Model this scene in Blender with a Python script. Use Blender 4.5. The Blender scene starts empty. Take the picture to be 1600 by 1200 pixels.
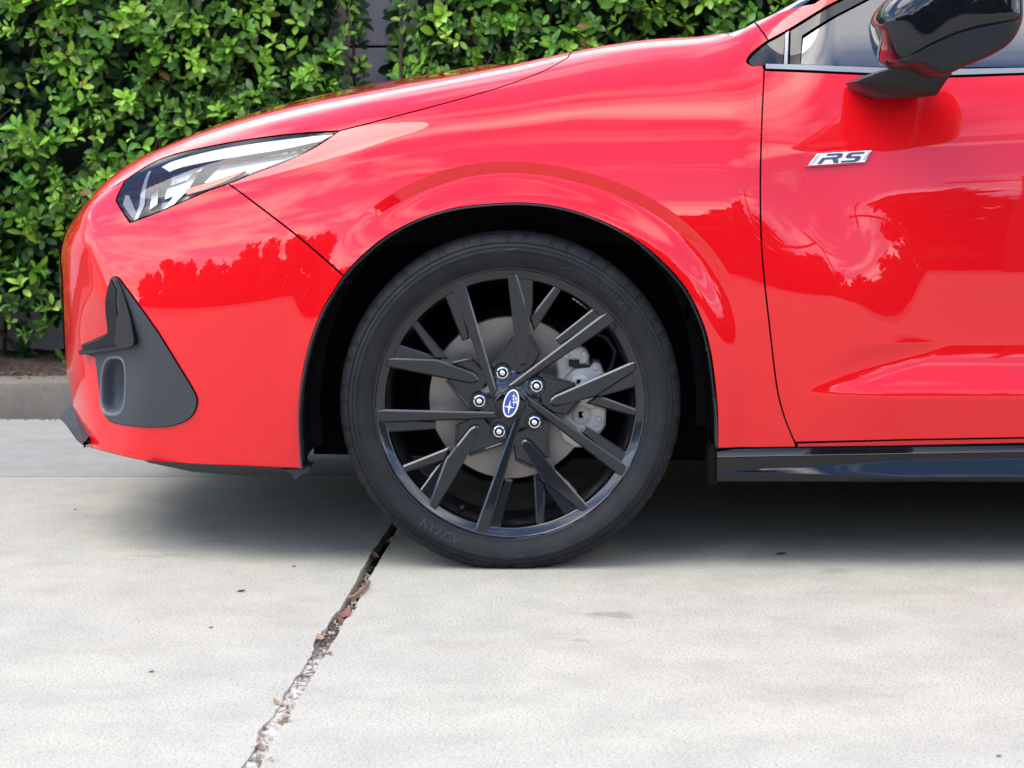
import bpy, bmesh, math, random
import numpy as np
from mathutils import Vector, Matrix
from mathutils.geometry import delaunay_2d_cdt
random.seed(7); rng = np.random.default_rng(7)
S = bpy.context.scene
PI = math.pi
# ------------------------------------------------------------------ camera
CD, CH, CX = 4.0, 0.78, 0.003          # camera distance from the car's flank, eye height
FPX = 3390.0; TH = math.radians(6.10)  # focal length in 1600-px units, downward pitch
cam = bpy.data.cameras.new('camera'); camo = bpy.data.objects.new('camera', cam)
S.collection.objects.link(camo); S.camera = camo
cam.sensor_width = 36; cam.lens = FPX/1600*36; cam.clip_end = 2000; cam.clip_start = .05
camo.location = (CX, -CD, CH); camo.rotation_euler = (PI/2-TH, 0, 0)
cam.dof.use_dof = True; cam.dof.focus_distance = 4.05; cam.dof.aperture_fstop = 11
# ------------------------------------------------------------------ light
SUN_EL, SUN_AZ = math.radians(57), math.radians(-112)     # azimuth from +Y, clockwise seen from above
W = bpy.data.worlds.new('World'); S.world = W; W.use_nodes = True
nt = W.node_tree; nt.nodes.clear()
def N(nt, t, **k):
    n = nt.nodes.new(t)
    for a, b in k.items(): setattr(n, a, b)
    return n
sky = N(nt, 'ShaderNodeTexSky', sky_type='NISHITA', sun_disc=False)
sky.sun_elevation = SUN_EL; sky.sun_rotation = SUN_AZ; sky.air_density = 1.2; sky.dust_density = .3; sky.ozone_density = 2.5
bg = N(nt, 'ShaderNodeBackground'); bg.inputs[1].default_value = .15
out = N(nt, 'ShaderNodeOutputWorld')
tc = N(nt, 'ShaderNodeTexCoord'); sep = N(nt, 'ShaderNodeSeparateXYZ')
nt.links.new(tc.outputs['Generated'], sep.inputs[0])
def mth(nt, op, a, b=None, clamp=False):
    m = N(nt, 'ShaderNodeMath', operation=op, use_clamp=clamp)
    for i, x in enumerate((a, b)):
        if x is None: continue
        if isinstance(x, (int, float)): m.inputs[i].default_value = x
        else: nt.links.new(x, m.inputs[i])
    return m.outputs[0]
zz = mth(nt, 'ADD', mth(nt, 'MAXIMUM', sep.outputs[2], 0.0), .12)
cx_ = mth(nt, 'DIVIDE', sep.outputs[0], zz); cy_ = mth(nt, 'DIVIDE', sep.outputs[1], zz)
cmb = N(nt, 'ShaderNodeCombineXYZ'); nt.links.new(cx_, cmb.inputs[0]); nt.links.new(cy_, cmb.inputs[1]); cmb.inputs[2].default_value = 4.3
noi = N(nt, 'ShaderNodeTexNoise'); noi.inputs['Scale'].default_value = 1.25; noi.inputs['Detail'].default_value = 9
noi.inputs['Roughness'].default_value = .56; noi.inputs['Distortion'].default_value = .35
nt.links.new(cmb.outputs[0], noi.inputs['Vector'])
cr = N(nt, 'ShaderNodeValToRGB'); cr.color_ramp.elements[0].position = .47; cr.color_ramp.elements[1].position = .66
nt.links.new(noi.outputs[0], cr.inputs[0])
mixc = N(nt, 'ShaderNodeMix', data_type='RGBA')
nt.links.new(cr.outputs[0], mixc.inputs['Factor']); tint = N(nt, 'ShaderNodeMix', data_type='RGBA', blend_type='MULTIPLY'); tint.inputs['Factor'].default_value = 1; tint.inputs['B'].default_value = (.9, 1.0, 1.22, 1)
nt.links.new(sky.outputs[0], tint.inputs['A']); nt.links.new(tint.outputs['Result'], mixc.inputs['A'])
mixc.inputs['B'].default_value = (16.5, 15.8, 15.0, 1)
nt.links.new(mixc.outputs['Result'], bg.inputs[0]); nt.links.new(bg.outputs[0], out.inputs[0])
sun = bpy.data.lights.new('sun', 'SUN'); sun.energy = 1.5; sun.angle = math.radians(44); sun.color = (1, .92, .80)
suno = bpy.data.objects.new('sun', sun); S.collection.objects.link(suno)
suno.rotation_euler = Vector((math.sin(SUN_AZ)*math.cos(SUN_EL), math.cos(SUN_AZ)*math.cos(SUN_EL), math.sin(SUN_EL))).to_track_quat('Z', 'Y').to_euler()
S.view_settings.view_transform = 'Standard'; S.view_settings.look = 'None'
S.view_settings.exposure = 1.08; S.view_settings.gamma = 1
S.render.engine = 'CYCLES'
S.cycles.max_bounces = 8; S.cycles.transparent_max_bounces = 12; S.cycles.sample_clamp_indirect = 6
# ------------------------------------------------------------------ object helpers
def link(o, parent=None):
    S.collection.objects.link(o)
    if parent is not None: o.parent = parent
    return o
def tag(o, label=None, cat=None, group=None, kind=None):
    for k, v in (('label', label), ('category', cat), ('group', group), ('kind', kind)):
        if v: o[k] = v
    return o
def empty(name, loc=(0, 0, 0), parent=None):
    o = bpy.data.objects.new(name, None); o.location = loc; o.empty_display_size = .1
    return link(o, parent)
def mesh_obj(name, verts, faces, mat, parent=None, smooth=True, normals=None):
    me = bpy.data.meshes.new(name); me.from_pydata([tuple(v) for v in verts], [], [tuple(f) for f in faces])
    me.materials.append(mat)
    if smooth: me.polygons.foreach_set('use_smooth', [True]*len(me.polygons))
    me.update()
    if normals is not None: me.normals_split_custom_set_from_vertices([tuple(n) for n in normals])
    return link(bpy.data.objects.new(name, me), parent)
def bm_obj(name, bm, mat, parent=None, smooth=True, angle=35):
    me = bpy.data.meshes.new(name); bmesh.ops.recalc_face_normals(bm, faces=bm.faces)
    if smooth:
        for f in bm.faces: f.smooth = True
        for e in bm.edges:
            if len(e.link_faces) == 2 and e.calc_face_angle(0) > math.radians(angle): e.smooth = False
    bm.to_mesh(me); bm.free(); me.materials.append(mat)
    return link(bpy.data.objects.new(name, me), parent)
# ------------------------------------------------------------------ materials
def mat(name, col=(.5, .5, .5), rough=.5, metal=0, coat=0, coat_rough=.03, ior=1.5, coat_ior=1.5, spec=.5, trans=0):
    m = bpy.data.materials.new(name); m.use_nodes = True; p = m.node_tree.nodes['Principled BSDF']
    p.inputs['Base Color'].default_value = (*col, 1); p.inputs['Roughness'].default_value = rough
    p.inputs['Metallic'].default_value = metal; p.inputs['Coat Weight'].default_value = coat
    p.inputs['Coat Roughness'].default_value = coat_rough; p.inputs['Coat IOR'].default_value = coat_ior
    p.inputs['IOR'].default_value = ior; p.inputs['Specular IOR Level'].default_value = spec
    p.inputs['Transmission Weight'].default_value = trans
    return m
def P(m): return m.node_tree.nodes['Principled BSDF']
def noise(nt, scale, detail=4, rough=.55, vec=None, dist=0):
    n = N(nt, 'ShaderNodeTexNoise'); n.inputs['Scale'].default_value = scale; n.inputs['Detail'].default_value = detail
    n.inputs['Roughness'].default_value = rough; n.inputs['Distortion'].default_value = dist
    if vec is not None: nt.links.new(vec, n.inputs['Vector'])
    return n.outputs[0]
def ramp(nt, src, stops):
    r = N(nt, 'ShaderNodeValToRGB'); e = r.color_ramp.elements
    while len(e) < len(stops): e.new(.5)
    for k, (p, c) in zip(e, stops): k.position = p; k.color = (c, c, c, 1) if isinstance(c, (int, float)) else (*c, 1)
    nt.links.new(src, r.inputs[0]); return r.outputs[0]
def mix(nt, f, a, b, blend='MIX'):
    m = N(nt, 'ShaderNodeMix', data_type='RGBA', blend_type=blend)
    for s, x in (('Factor', f), ('A', a), ('B', b)):
        if isinstance(x, (int, float)): m.inputs[s].default_value = x
        elif isinstance(x, tuple): m.inputs[s].default_value = (*x, 1)
        else: nt.links.new(x, m.inputs[s])
    return m.outputs['Result']
def bump(m, src, strength, dist=.001):
    nt = m.node_tree; b = N(nt, 'ShaderNodeBump'); b.inputs['Strength'].default_value = strength
    b.inputs['Distance'].default_value = dist; nt.links.new(src, b.inputs['Height']); nt.links.new(b.outputs[0], P(m).inputs['Normal'])
def objvec(nt): return N(nt, 'ShaderNodeTexCoord').outputs['Object']
def dusty(m, base, dust, scale=14, lo=.5, hi=.75, amt=.5):
    nt = m.node_tree; v = objvec(nt); f = ramp(nt, noise(nt, scale, 6, .6, v), [(lo, 0.0), (hi, amt)])
    nt.links.new(mix(nt, f, base, dust), P(m).inputs['Base Color'])
M = {}
M['paint'] = mat('red_paint', (.61, .003, .007), .42, coat=1, coat_rough=.012, coat_ior=1.58, spec=.03)
nt = M['paint'].node_tree; v = objvec(nt)
nt.links.new(mix(nt, ramp(nt, noise(nt, 95, 2, .5, v), [(.73, 0.0), (.78, .5)]), (.61, .003, .007), (.40, .02, .016)), P(M['paint']).inputs['Base Color'])
nt = M['paint'].node_tree; v = objvec(nt)
bp = N(nt, 'ShaderNodeBump'); bp.inputs['Strength'].default_value = .5; bp.inputs['Distance'].default_value = .00016
nt.links.new(noise(nt, 7, 3, .5, v), bp.inputs['Height']); nt.links.new(bp.outputs[0], P(M['paint']).inputs['Coat Normal'])
M['gloss_black'] = mat('gloss_black', (.004, .005, .007), .4, coat=1, coat_rough=.015, coat_ior=1.5, spec=.0)
M['satin_black'] = mat('satin_black', (.010, .011, .012), .36, spec=.3)
M['matte_grey'] = mat('textured_grey_plastic', (.023, .0255, .030), .6)
bump(M['matte_grey'], noise(M['matte_grey'].node_tree, 900, 2, .5, objvec(M['matte_grey'].node_tree)), .15, .0005)
M['recess_shade'] = mat('recess_shade_black', (.006, .006, .007), .6, spec=.3)  # flat black standing in for the shade of the bezel recess
M['duct_grey'] = mat('duct_grey_plastic', (.10, .108, .12), .45)
M['liner'] = mat('wheel_arch_plastic', (.018, .019, .022), .6)
M['void'] = mat('dark_underbody', (.004, .004, .004), .9, spec=.1)
M['belt'] = mat('belt_moulding', (.20, .21, .23), .35, metal=.3)
M['chrome'] = mat('chrome', (.82, .83, .85), .12, metal=1)
M['silver'] = mat('silver_plastic', (.42, .44, .48), .22, metal=.6)
M['white_lamp'] = mat('white_light_guide', (.66, .68, .72), .25)
M['lamp_grey'] = mat('lamp_housing', (.22, .23, .25), .3, metal=.3)
M['lamp_dark'] = mat('lamp_dark_housing', (.02, .022, .024), .3)
M['amber'] = mat('amber_reflector', (.75, .13, .02), .25)
M['badge_dark'] = mat('badge_dark_letters', (.05, .065, .09), .3)
M['badge_red'] = mat('badge_red_edge', (.5, .02, .03), .4)
def glassy(name, tint, refl=1.0, ior=1.5):
    m = bpy.data.materials.new(name); m.use_nodes = True; nt = m.node_tree; nt.nodes.clear()
    o = N(nt, 'ShaderNodeOutputMaterial'); mx = N(nt, 'ShaderNodeMixShader'); tr = N(nt, 'ShaderNodeBsdfTransparent')
    gl = N(nt, 'ShaderNodeBsdfGlossy'); fr = N(nt, 'ShaderNodeFresnel'); fr.inputs[0].default_value = ior
    tr.inputs[0].default_value = (*tint, 1); gl.inputs['Roughness'].default_value = .005
    nt.links.new(mth(nt, 'MULTIPLY', fr.outputs[0], refl, True), mx.inputs[0])
    nt.links.new(tr.outputs[0], mx.inputs[1]); nt.links.new(gl.outputs[0], mx.inputs[2]); nt.links.new(mx.outputs[0], o.inputs[0])
    return m
M['glass'] = glassy('tinted_window_glass', (.12, .15, .15), 2.4, 1.7)
M['lens'] = glassy('headlight_lens', (.97, .975, .98), 1.0, 1.5)
M['tyre'] = mat('tyre_rubber', (.014, .015, .017), .65, spec=.22)
dusty(M['tyre'], (.011, .012, .014), (.034, .032, .030), 22, .45, .8, .5)
M['tyre_mark'] = mat('raised_rubber', (.019, .020, .022), .55, spec=.3)
M['rim'] = mat('dark_grey_metallic_wheel', (.03, .033, .04), .24, metal=.85, coat=1, coat_rough=.03, coat_ior=1.42, spec=.2)
dusty(M['rim'], (.024, .027, .033), (.060, .058, .055), 60, .6, .85, .5)
M['barrel'] = mat('wheel_barrel', (.022, .024, .028), .4, coat=.6, coat_rough=.1)
dusty(M['barrel'], (.020, .022, .026), (.14, .13, .12), 30, .5, .8, .6)
M['disc'] = mat('brake_disc_steel', (.24, .22, .205), .42, metal=.75)
nt = M['disc'].node_tree; v = objvec(nt); sp_ = N(nt, 'ShaderNodeVectorMath', operation='LENGTH'); 
mm = N(nt, 'ShaderNodeVectorMath', operation='MULTIPLY'); mm.inputs[1].default_value = (1, 0, 1); nt.links.new(v, mm.inputs[0]); nt.links.new(mm.outputs[0], sp_.inputs[0])
cb = N(nt, 'ShaderNodeCombineXYZ'); nt.links.new(sp_.outputs['Value'], cb.inputs[0])
nt.links.new(ramp(nt, noise(nt, 420, 3, .6, cb.outputs[0]), [(.3, (.30, .262, .23)), (.7, (.42, .372, .335))]), P(M['disc']).inputs['Base Color'])
M['hat'] = mat('brake_hat', (.05, .045, .042), .6, metal=.3)
M['caliper'] = mat('cast_caliper', (.66, .64, .58), .45, metal=.25)
bump(M['caliper'], noise(M['caliper'].node_tree, 500, 3, .6, objvec(M['caliper'].node_tree)), .5, .001)
M['emblem_blue'] = mat('emblem_blue', (.015, .05, .26), .25, coat=1)
M['emblem_white'] = mat('emblem_silver', (.8, .82, .85), .25)

# ------------------------------------------------------------------ body surface (implicit, in metres; hub at x=0)
YC, Z0, XS, XE, LC = .89, .50, -.25, 2.85, .80
HUBZ, RT = .311, .3185
def ss(a, b, x): t = np.clip((x-a)/(b-a), 0, 1); return t*t*(3-2*t)
def sp(t, w): return .5*(t+np.sqrt(t*t+w*w))
def smax(a, b, k): h = np.maximum(k-np.abs(a-b), 0)/k; return np.maximum(a, b)+h*h*k*.25
def smin(a, b, k): return -smax(-a, -b, k)
zt = np.linspace(0, 1.7, 681)
def integ(tab, y0, zref):
    tau = np.interp(zt, [a for a, b in tab], [b for a, b in tab])
    k = np.exp(-np.linspace(-2, 2, 15)**2); tau = np.convolve(np.pad(tau, 7, 'edge'), k/k.sum(), 'valid')
    y = np.concatenate([[0], np.cumsum(np.tan(np.radians(tau[:-1]))*(zt[1]-zt[0]))])
    return y - np.interp(zref, zt, y) + y0
FEN = integ([(0, -8), (.24, -5), (.45, -2), (.53, 0), (.60, 3), (.67, 6), (.74, 12), (.80, 20), (.86, 33), (.92, 46), (1.0, 48), (1.1, 34), (1.7, 28)], .012, .5)
DOR = integ([(0, -12), (.24, -10), (.325, -10), (.338, 26), (.375, 22), (.42, 1), (.45, -2), (.52, -1), (.58, 2), (.67, 6), (.70, 9), (.777, 12), (.787, 22), (.85, 24), (.93, 27), (1.0, 28), (1.7, 26)], .008, .333)
def prof(T, z): return np.interp(z, zt, T)
def ys(x, z):
    sh = .10*ss(.1, .7, -x)
    f = prof(FEN, z+sh); d = prof(DOR, z-.05*(x-.5)*ss(.58, .74, z))
    w = ss(0, .19, x-(.515+1.3*np.clip(z-.335, 0, .09)-.35*np.clip(z-.425, 0, .3))); w2 = ss(.40, .62, x)
    t_ = ss(.50, .74, z); w = w*(1-t_)+w2*t_
    y = f*(1-w)+d*w
    y = y + .50*np.maximum(-x-.22, 0)**2*1.0
    # wheel-arch flare: facet facing down, then lip blister
    dx, dz = x, z-HUBZ; r = np.hypot(dx, dz); a = np.degrees(np.arctan2(dz, dx))
    ru = .452+.020*ss(80, 35, a)-.004*ss(100, 128, a)
    wa = ss(5, 55, a)*(1-ss(104, 134, a)); wb = (.4+.6*ss(-25, 45, a))*(1-ss(112, 130, a))*ss(-110, -60, a)
    y = y + .0085*np.clip((ru-r)/.021, 0, 1)*wa - .010*ss(ru-.022, ru-.075, r)*wb - .006*ss(.45, .36, r)*(1-wb)
    # rear half of the car tapers in
    return y + .10*np.maximum(x-2.3, 0)**2
def Hood(x, y):
    hc = np.interp(x, HX, HZ)
    return hc + (.035-.045*ss(-.08, .16, x))*ss(.1, .8, y) - .02*ss(.30, .0, y) + .013*ss(.60, .30, y)*ss(-.02, .2, x)
HX = np.linspace(-1.2, 1.2, 241)
HZ = np.interp(HX, [-1.2, -.96, -.93, -.776, -.62, -.50, -.38, -.25, -.08, .08, .28, .5, 1.2], [.52, .622, .648, .745, .810, .847, .876, .901, .930, .962, .992, 1.00, 1.02])
k = np.exp(-np.linspace(-2, 2, 15)**2); HZ = np.convolve(np.pad(HZ, 7, 'edge'), k/k.sum(), 'valid')
WSC = .02
def Top(x, y):
    ws = 1.03+.555*(x-.47) - WSC*ss(.15, .89, y)
    roof = 1.475 - .05*((x-1.6)/1.2)**2 + .03*ss(.1, .8, y) - .02
    rear = 1.0 + (3.05-x)*.75
    return smin(smin(roof, smax(Hood(x, y), ws, .04), .10), np.maximum(rear, .98), .15)
def F(x, y, z):
    y = np.minimum(y, 2*YC-y)
    s = (ys(x, z)-y)*.97
    # slanted corner facet of the bumper and the small facet under it
    c = (-(x+.765)*.86 - (y-.115)*.50 - (.38+sp(z-.38, .05)-.575)*.10)
    d = (-(x+.70)*.66 - (y-.085)*.60 - (z-.50)*.46) - .55*sp(.42-z, .06)
    xf = np.interp(z, [.0, .18, .25, .33, .41, .51, .58, .62, .66, .75], [-.85, -.893, -.920, -.934, -.936, -.940, -.936, -.927, -.908, -.845]) - .035*ss(.3, .95, y)
    fr = xf-x
    a = smax(s, c, .018); a = smax(a, d, .012); a = smax(a, fr, .10)
    rr = x-(3.52-.06*ss(.4, 1.2, z)-.1*(1-y/YC)**2)
    a = smax(a, rr, .3)
    t = (z-Top(x, y))*.92
    k = .11-.07*ss(.3, .55, x)
    a = smax(a, t, k) if np.isscalar(k) else smax(a, t, k)
    # headlight shoulder plane
    return smax(a, .166-z, .02)
def grad(p, e=6e-4):
    g = np.stack([F(p[:, 0]+e, p[:, 1], p[:, 2])-F(p[:, 0]-e, p[:, 1], p[:, 2]),
                  F(p[:, 0], p[:, 1]+e, p[:, 2])-F(p[:, 0], p[:, 1]-e, p[:, 2]),
                  F(p[:, 0], p[:, 1], p[:, 2]+e)-F(p[:, 0], p[:, 1], p[:, 2]-e)], 1)
    return g/np.linalg.norm(g, axis=1, keepdims=True)
VS = .80    # metres per radian of phi in the (u,v) chart
def uv2p(uv):
    u, ph = uv[:, 0], uv[:, 1]/VS
    th = np.where(u < XS, (XS-u)/LC, np.where(u > XE, (u-XE)/LC, 0)); sg = np.where(u < XS, -1, 1)
    ox = np.clip(u, XS, XE)
    d = np.stack([sg*np.sin(th), -np.cos(th)*np.cos(ph), np.cos(th)*np.sin(ph)], 1)
    lo = np.full(len(u), .05); hi = np.full(len(u), 1.6)
    for _ in range(26):
        m = (lo+hi)/2; f = F(ox+m*d[:, 0], YC+m*d[:, 1], Z0+m*d[:, 2]) > 0
        hi = np.where(f, m, hi); lo = np.where(f, lo, m)
    m = (lo+hi)/2
    return np.stack([ox+m*d[:, 0], YC+m*d[:, 1], Z0+m*d[:, 2]], 1)
def p2uv(p):
    x, y, z = p; rho = math.hypot(YC-y, z-Z0); ph = math.atan2(z-Z0, YC-y)
    if x < XS: u = XS-LC*math.atan2(XS-x, rho)
    elif x > XE: u = XE+LC*math.atan2(x-XE, rho)
    else: u = x
    return (u, ph*VS)
CT, ST = math.cos(TH), math.sin(TH)
def ray(px, py):
    a, b = (px-800)/FPX, (600-py)/FPX
    d = np.array([a, CT+b*ST, -ST+b*CT]); return d/d[1]
CAM = np.array([CX, -CD, CH])
def hit(px, py):
    d = ray(px, py); t = np.arange(CD-.1, CD+1.0, .003); q = CAM+t[:, None]*d
    f = F(q[:, 0], q[:, 1], q[:, 2]); i = np.argmax(f < 0)
    if f[i] >= 0: return q[np.argmin(f)]
    lo, hi = t[max(i-1, 0)], t[i]
    for _ in range(20):
        m = (lo+hi)/2; p = CAM+m*d
        if F(p[0], p[1], p[2]) < 0: hi = m
        else: lo = m
    return CAM+hi*d
def onY(px, py, y): return CAM+ray(px, py)*(y+CD)
def project(p):
    y, z = p[1]+CD, p[2]-CH; d = y*CT-z*ST
    return 800+FPX*(p[0]-CX)/d, 600-FPX*(z*CT+y*ST)/d
def side(x, z):     # a point given on the car's side elevation
    lo, hi = -.3, YC
    for _ in range(30):
        m = (lo+hi)/2
        if F(np.float64(x), np.float64(m), np.float64(z)) < 0: hi = m
        else: lo = m
    return np.array([x, hi, z])
def px(pts): return [p2uv(hit(*q)) for q in pts]
def sd(pts): return [p2uv(side(*q)) for q in pts]
def p3(pts): return [p2uv(q) for q in pts]
def smooth(pts, n=6):
    P_ = [np.array(p, float) for p in pts]; P_ = [2*P_[0]-P_[1]]+P_+[2*P_[-1]-P_[-2]]; o = []
    for i in range(1, len(P_)-2):
        a, b, c, d = P_[i-1:i+3]
        for k in range(n):
            t = k/n; o.append(tuple(.5*((2*b)+(c-a)*t+(2*a-5*b+4*c-d)*t*t+(3*b-a-3*c+d)*t**3)))
    return o+[tuple(P_[-2])]
def inside(poly, q):
    r = np.zeros(len(q), bool); x, y = q[:, 0], q[:, 1]; n = len(poly); j = n-1
    for i in range(n):
        (xi, yi), (xj, yj) = poly[i], poly[j]
        if yi != yj: r ^= ((yi > y) != (yj > y)) & (x < (xj-xi)*(y-yi)/(yj-yi)+xi)
        j = i
    return r
def segdist(poly, q):
    d = np.full(len(q), 9.); P_ = np.array(poly)
    for i in range(len(P_)):
        a, b = P_[i-1], P_[i]; ab = b-a; L = max(ab@ab, 1e-12)
        bb = (np.minimum(a, b)-.03, np.maximum(a, b)+.03)
        k = np.where((q[:, 0] > bb[0][0]) & (q[:, 0] < bb[1][0]) & (q[:, 1] > bb[0][1]) & (q[:, 1] < bb[1][1]))[0]
        if not len(k): continue
        t = np.clip(((q[k]-a)@ab)/L, 0, 1); e = q[k]-(a+t[:, None]*ab)
        d[k] = np.minimum(d[k], np.hypot(e[:, 0], e[:, 1]))
    return d
def panel(name, poly, m, parent=None, off=0., gap=.0016, flange=.014, res=.008, mirror=False, hole=None, feats=()):
    """cut the piece of body surface inside poly (u,v chart), with its edges folded in"""
    b = []
    n = len(poly)
    for i in range(n):
        a, c = np.array(poly[i]), np.array(poly[(i+1) % n]); L = np.linalg.norm(c-a)
        if L < 1e-6: continue
        k = max(1, int(L/res)); b += [a+(c-a)*j/k for j in range(k)]
    b = np.array(b); area = .5*np.sum(b[:, 0]*np.roll(b[:, 1], -1)-np.roll(b[:, 0], -1)*b[:, 1])
    if area < 0: b = b[::-1]
    tg = np.roll(b, -1, 0)-np.roll(b, 1, 0); tg /= np.maximum(np.linalg.norm(tg, axis=1, keepdims=True), 1e-9)
    nin = np.stack([-tg[:, 1], tg[:, 0]], 1)
    cen = np.abs(b[:, 1]-PI/2*VS) < 1e-4
    cen |= np.abs(b[:, 1]+PI/2*VS) < 1e-4
    cen |= b[:, 0] < XS-LC*PI/2*.985
    cen |= b[:, 0] > XE+LC*PI/2*.985
    bi = b+nin*gap*np.where(cen, 0, 1)[:, None]
    lo, hi = b.min(0), b.max(0)
    gx, gy = np.meshgrid(np.arange(lo[0], hi[0], res), np.arange(lo[1], hi[1], res))
    gx[1::2] += res/2; g = np.stack([gx.ravel(), gy.ravel()], 1)
    g = g[inside(bi, g)]; g = g[segdist(bi, g) > res*.55]
    nb = len(bi); he = []
    if hole is not None:
        hp = np.array(hole); g = g[~inside(hp, g)]; g = g[segdist(hp, g) > res*.5]; he = [(nb+i, nb+(i+1) % len(hp)) for i in range(len(hp))]; g = np.concatenate([hp, g])
    fv = []; fe = []
    for ft in feats:
        f_ = np.array(ft); ok = inside(bi, f_) & (segdist(bi, f_) > .0035); last = -1
        for q, o_ in zip(f_, ok):
            if not o_: last = -1; continue
            fv.append(q)
            if last >= 0: fe.append((last, len(fv)-1))
            last = len(fv)-1
    if fv:
        fv = np.array(fv); dd = np.full(len(g), 9.)
        for q in fv: dd = np.minimum(dd, np.hypot(g[:, 0]-q[0], g[:, 1]-q[1]))
        g = g[dd > res*.6]; o0 = nb+len(he); g = np.concatenate([g[:len(he)]*0+hp if he else g[:0], fv, g[len(he):] if he else g]); he = he+[(a+o0, b+o0) for a, b in fe]
    allv = np.concatenate([bi, g])
    vo, _, fo, ov, _, _ = delaunay_2d_cdt([Vector(p) for p in allv], he, [list(range(nb))], 1, 1e-7)
    uv = np.array([tuple(p) for p in vo])
    if hole is not None:
        cc = np.array([uv[list(f)].mean(0) for f in fo]); ins = inside(hp, cc); fo = [f for f, i_ in zip(fo, ins) if not i_]
    P3 = uv2p(uv); nr = grad(P3); P3 = P3+nr*off
    faces = [tuple(f) for f in fo]
    # orientation
    A = P3[[f[0] for f in faces]]; B = P3[[f[1] for f in faces]]; C_ = P3[[f[2] for f in faces]]
    cr_ = np.einsum('ij,ij->i', np.cross(B-A, C_-A), nr[[f[0] for f in faces]])
    faces = [f if c > 0 else f[::-1] for f, c in zip(faces, cr_)]
    V = list(P3); NN = list(nr)
    if flange:
        idx = {}
        for k, o in enumerate(ov):
            for q in o:
                if q < nb: idx[q] = k
        ring = [idx.get(i) for i in range(nb)]; 
        keep = [i for i in range(nb) if ring[i] is not None]
        p0 = {}; OUTS = uv2p(bi-nin*.004)-uv2p(bi)
        for i in keep:
            r_ = ring[i]; out_ = OUTS[i].copy()
            out_ -= nr[r_]*(out_@nr[r_]); out_ /= max(np.linalg.norm(out_), 1e-9)
            base = P3[r_]; n1 = nr[r_]
            rows = []
            for (o_, d_, w_) in ((0, 0, 0), (.0006, .0002, .4), (.0011, .0008, .8), (.0013, .0022, 1)):
                rows.append(len(V)); V.append(base+out_*o_-n1*d_); NN.append(n1*(1-w_)+out_*w_)
            rows.append(len(V)); V.append(base+out_*.0013-n1*flange); NN.append(out_)
            p0[i] = rows
        for a, c in zip(keep, keep[1:]+keep[:1]):
            if (c-a) % nb > 3 or (cen[a] and cen[c]): continue
            for r_ in range(4): faces.append((p0[a][r_], p0[a][r_+1], p0[c][r_+1], p0[c][r_])[::-1])
    V = np.array(V); NN = np.array(NN); NN /= np.linalg.norm(NN, axis=1, keepdims=True)
    if mirror:
        n0 = len(V); V2 = V.copy(); V2[:, 1] = 2*YC-V2[:, 1]; N2 = NN.copy(); N2[:, 1] *= -1
        faces = faces+[tuple(i+n0 for i in f[::-1]) for f in faces]; V = np.concatenate([V, V2]); NN = np.concatenate([NN, N2])
    return mesh_obj(name, V, faces, m, parent, normals=NN)
def mirrored(o, parent):
    c = o.copy(); link(c, parent); me = o.data.copy(); c.data = me
    co = np.empty(len(me.vertices)*3); me.vertices.foreach_get('co', co); co = co.reshape(-1, 3); co[:, 1] = 2*YC-co[:, 1]
    me.vertices.foreach_set('co', co.ravel()); me.flip_normals(); me.update()
    return c
HALF = PI/2*VS; UMIN = XS-LC*PI/2*.999; UMAX = XE+LC*PI/2*.999

# ------------------------------------------------------------------ the car
car = empty('car', (0, .89, 0))
tag(car, 'glossy red hatchback with dark grey alloy wheel and black door mirror, parked on the concrete', 'car')
class Sub: pass
inv = Matrix.Translation((0, -.89, 0))
carparts = []
_link = link
def link(o, parent=None):
    _link(o, parent)
    if parent is car: o.matrix_parent_inverse = inv
    return o
ARCH = [(472, 733), (469, 700), (467, 655), (470, 610), (478, 562), (490, 520), (508, 478), (537, 431), (565, 401), (603, 370), (650, 345), (702, 328), (760, 320), (820, 318),
        (880, 326), (940, 346), (996, 377), (1038, 412), (1073, 453), (1096, 500), (1109, 545), (1117, 600), (1121, 650), (1121, 701)]
ia = 7
arch_b = smooth(ARCH[:ia+1]); arch_f = smooth(ARCH[ia:])
arch_all = smooth(ARCH)
GAP_BF = smooth([(357, 287), (395, 315), (470, 373), (537, 431)])
HL_LOW = smooth([(203, 348), (248, 331), (320, 300), (357, 287), (395, 271), (440, 254), (490, 231), (530, 204.5)])
HL_TOP = smooth([(530, 204.5), (470, 208), (400, 216), (330, 228), (272, 241), (233, 257), (195, 282)])
HL_FRONT = smooth([(195, 282), (183, 308), (184, 318), (203, 348)])
HOODGAP = smooth([(530, 204.5), (600, 186.5), (700, 160), (760, 143), (800, 130), (845, 113), (872, 99), (887, 90)])
DGAP = smooth([(1194, 110), (1190, 200), (1188, 300), (1191, 400), (1203, 515), (1214, 605), (1226, 652), (1243, 694)])
kb = HL_LOW.index(min(HL_LOW, key=lambda q: abs(q[0]-357)))
# bumper
def duct_pts(s, n=40, cxp=179, cyp=603):
    o = []
    for k in range(n):
        a = 2*PI*k/n; c, s_ = math.cos(a), math.sin(a)
        o.append((cxp+19.5*s*np.sign(c)*abs(c)**.62+s_*2, cyp-46*s*np.sign(s_)*abs(s_)**(.8 if s_ > 0 else .6)))
    return o
HOLE = px(duct_pts(1.0))
NOSE = p3([(-.93, YC-.001, .622)])[0]
bump_poly = (px(smooth([(132, 697), (180, 710), (235, 721), (350, 728), (472, 733)])) + px(arch_b[1:]) + px(GAP_BF[::-1][1:]) + px(HL_LOW[:kb+1][::-1][1:]) + px(HL_FRONT[::-1][1:])
             + p3([(-.83, .30, .66), (-.885, .55, .64)]) + [(NOSE[0], HALF), (UMIN, HALF), (UMIN, -HALF)] + [(p2uv((-.88, YC-.001, .185))[0], -HALF)] + p3([(-.885, .60, .185)]))
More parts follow.
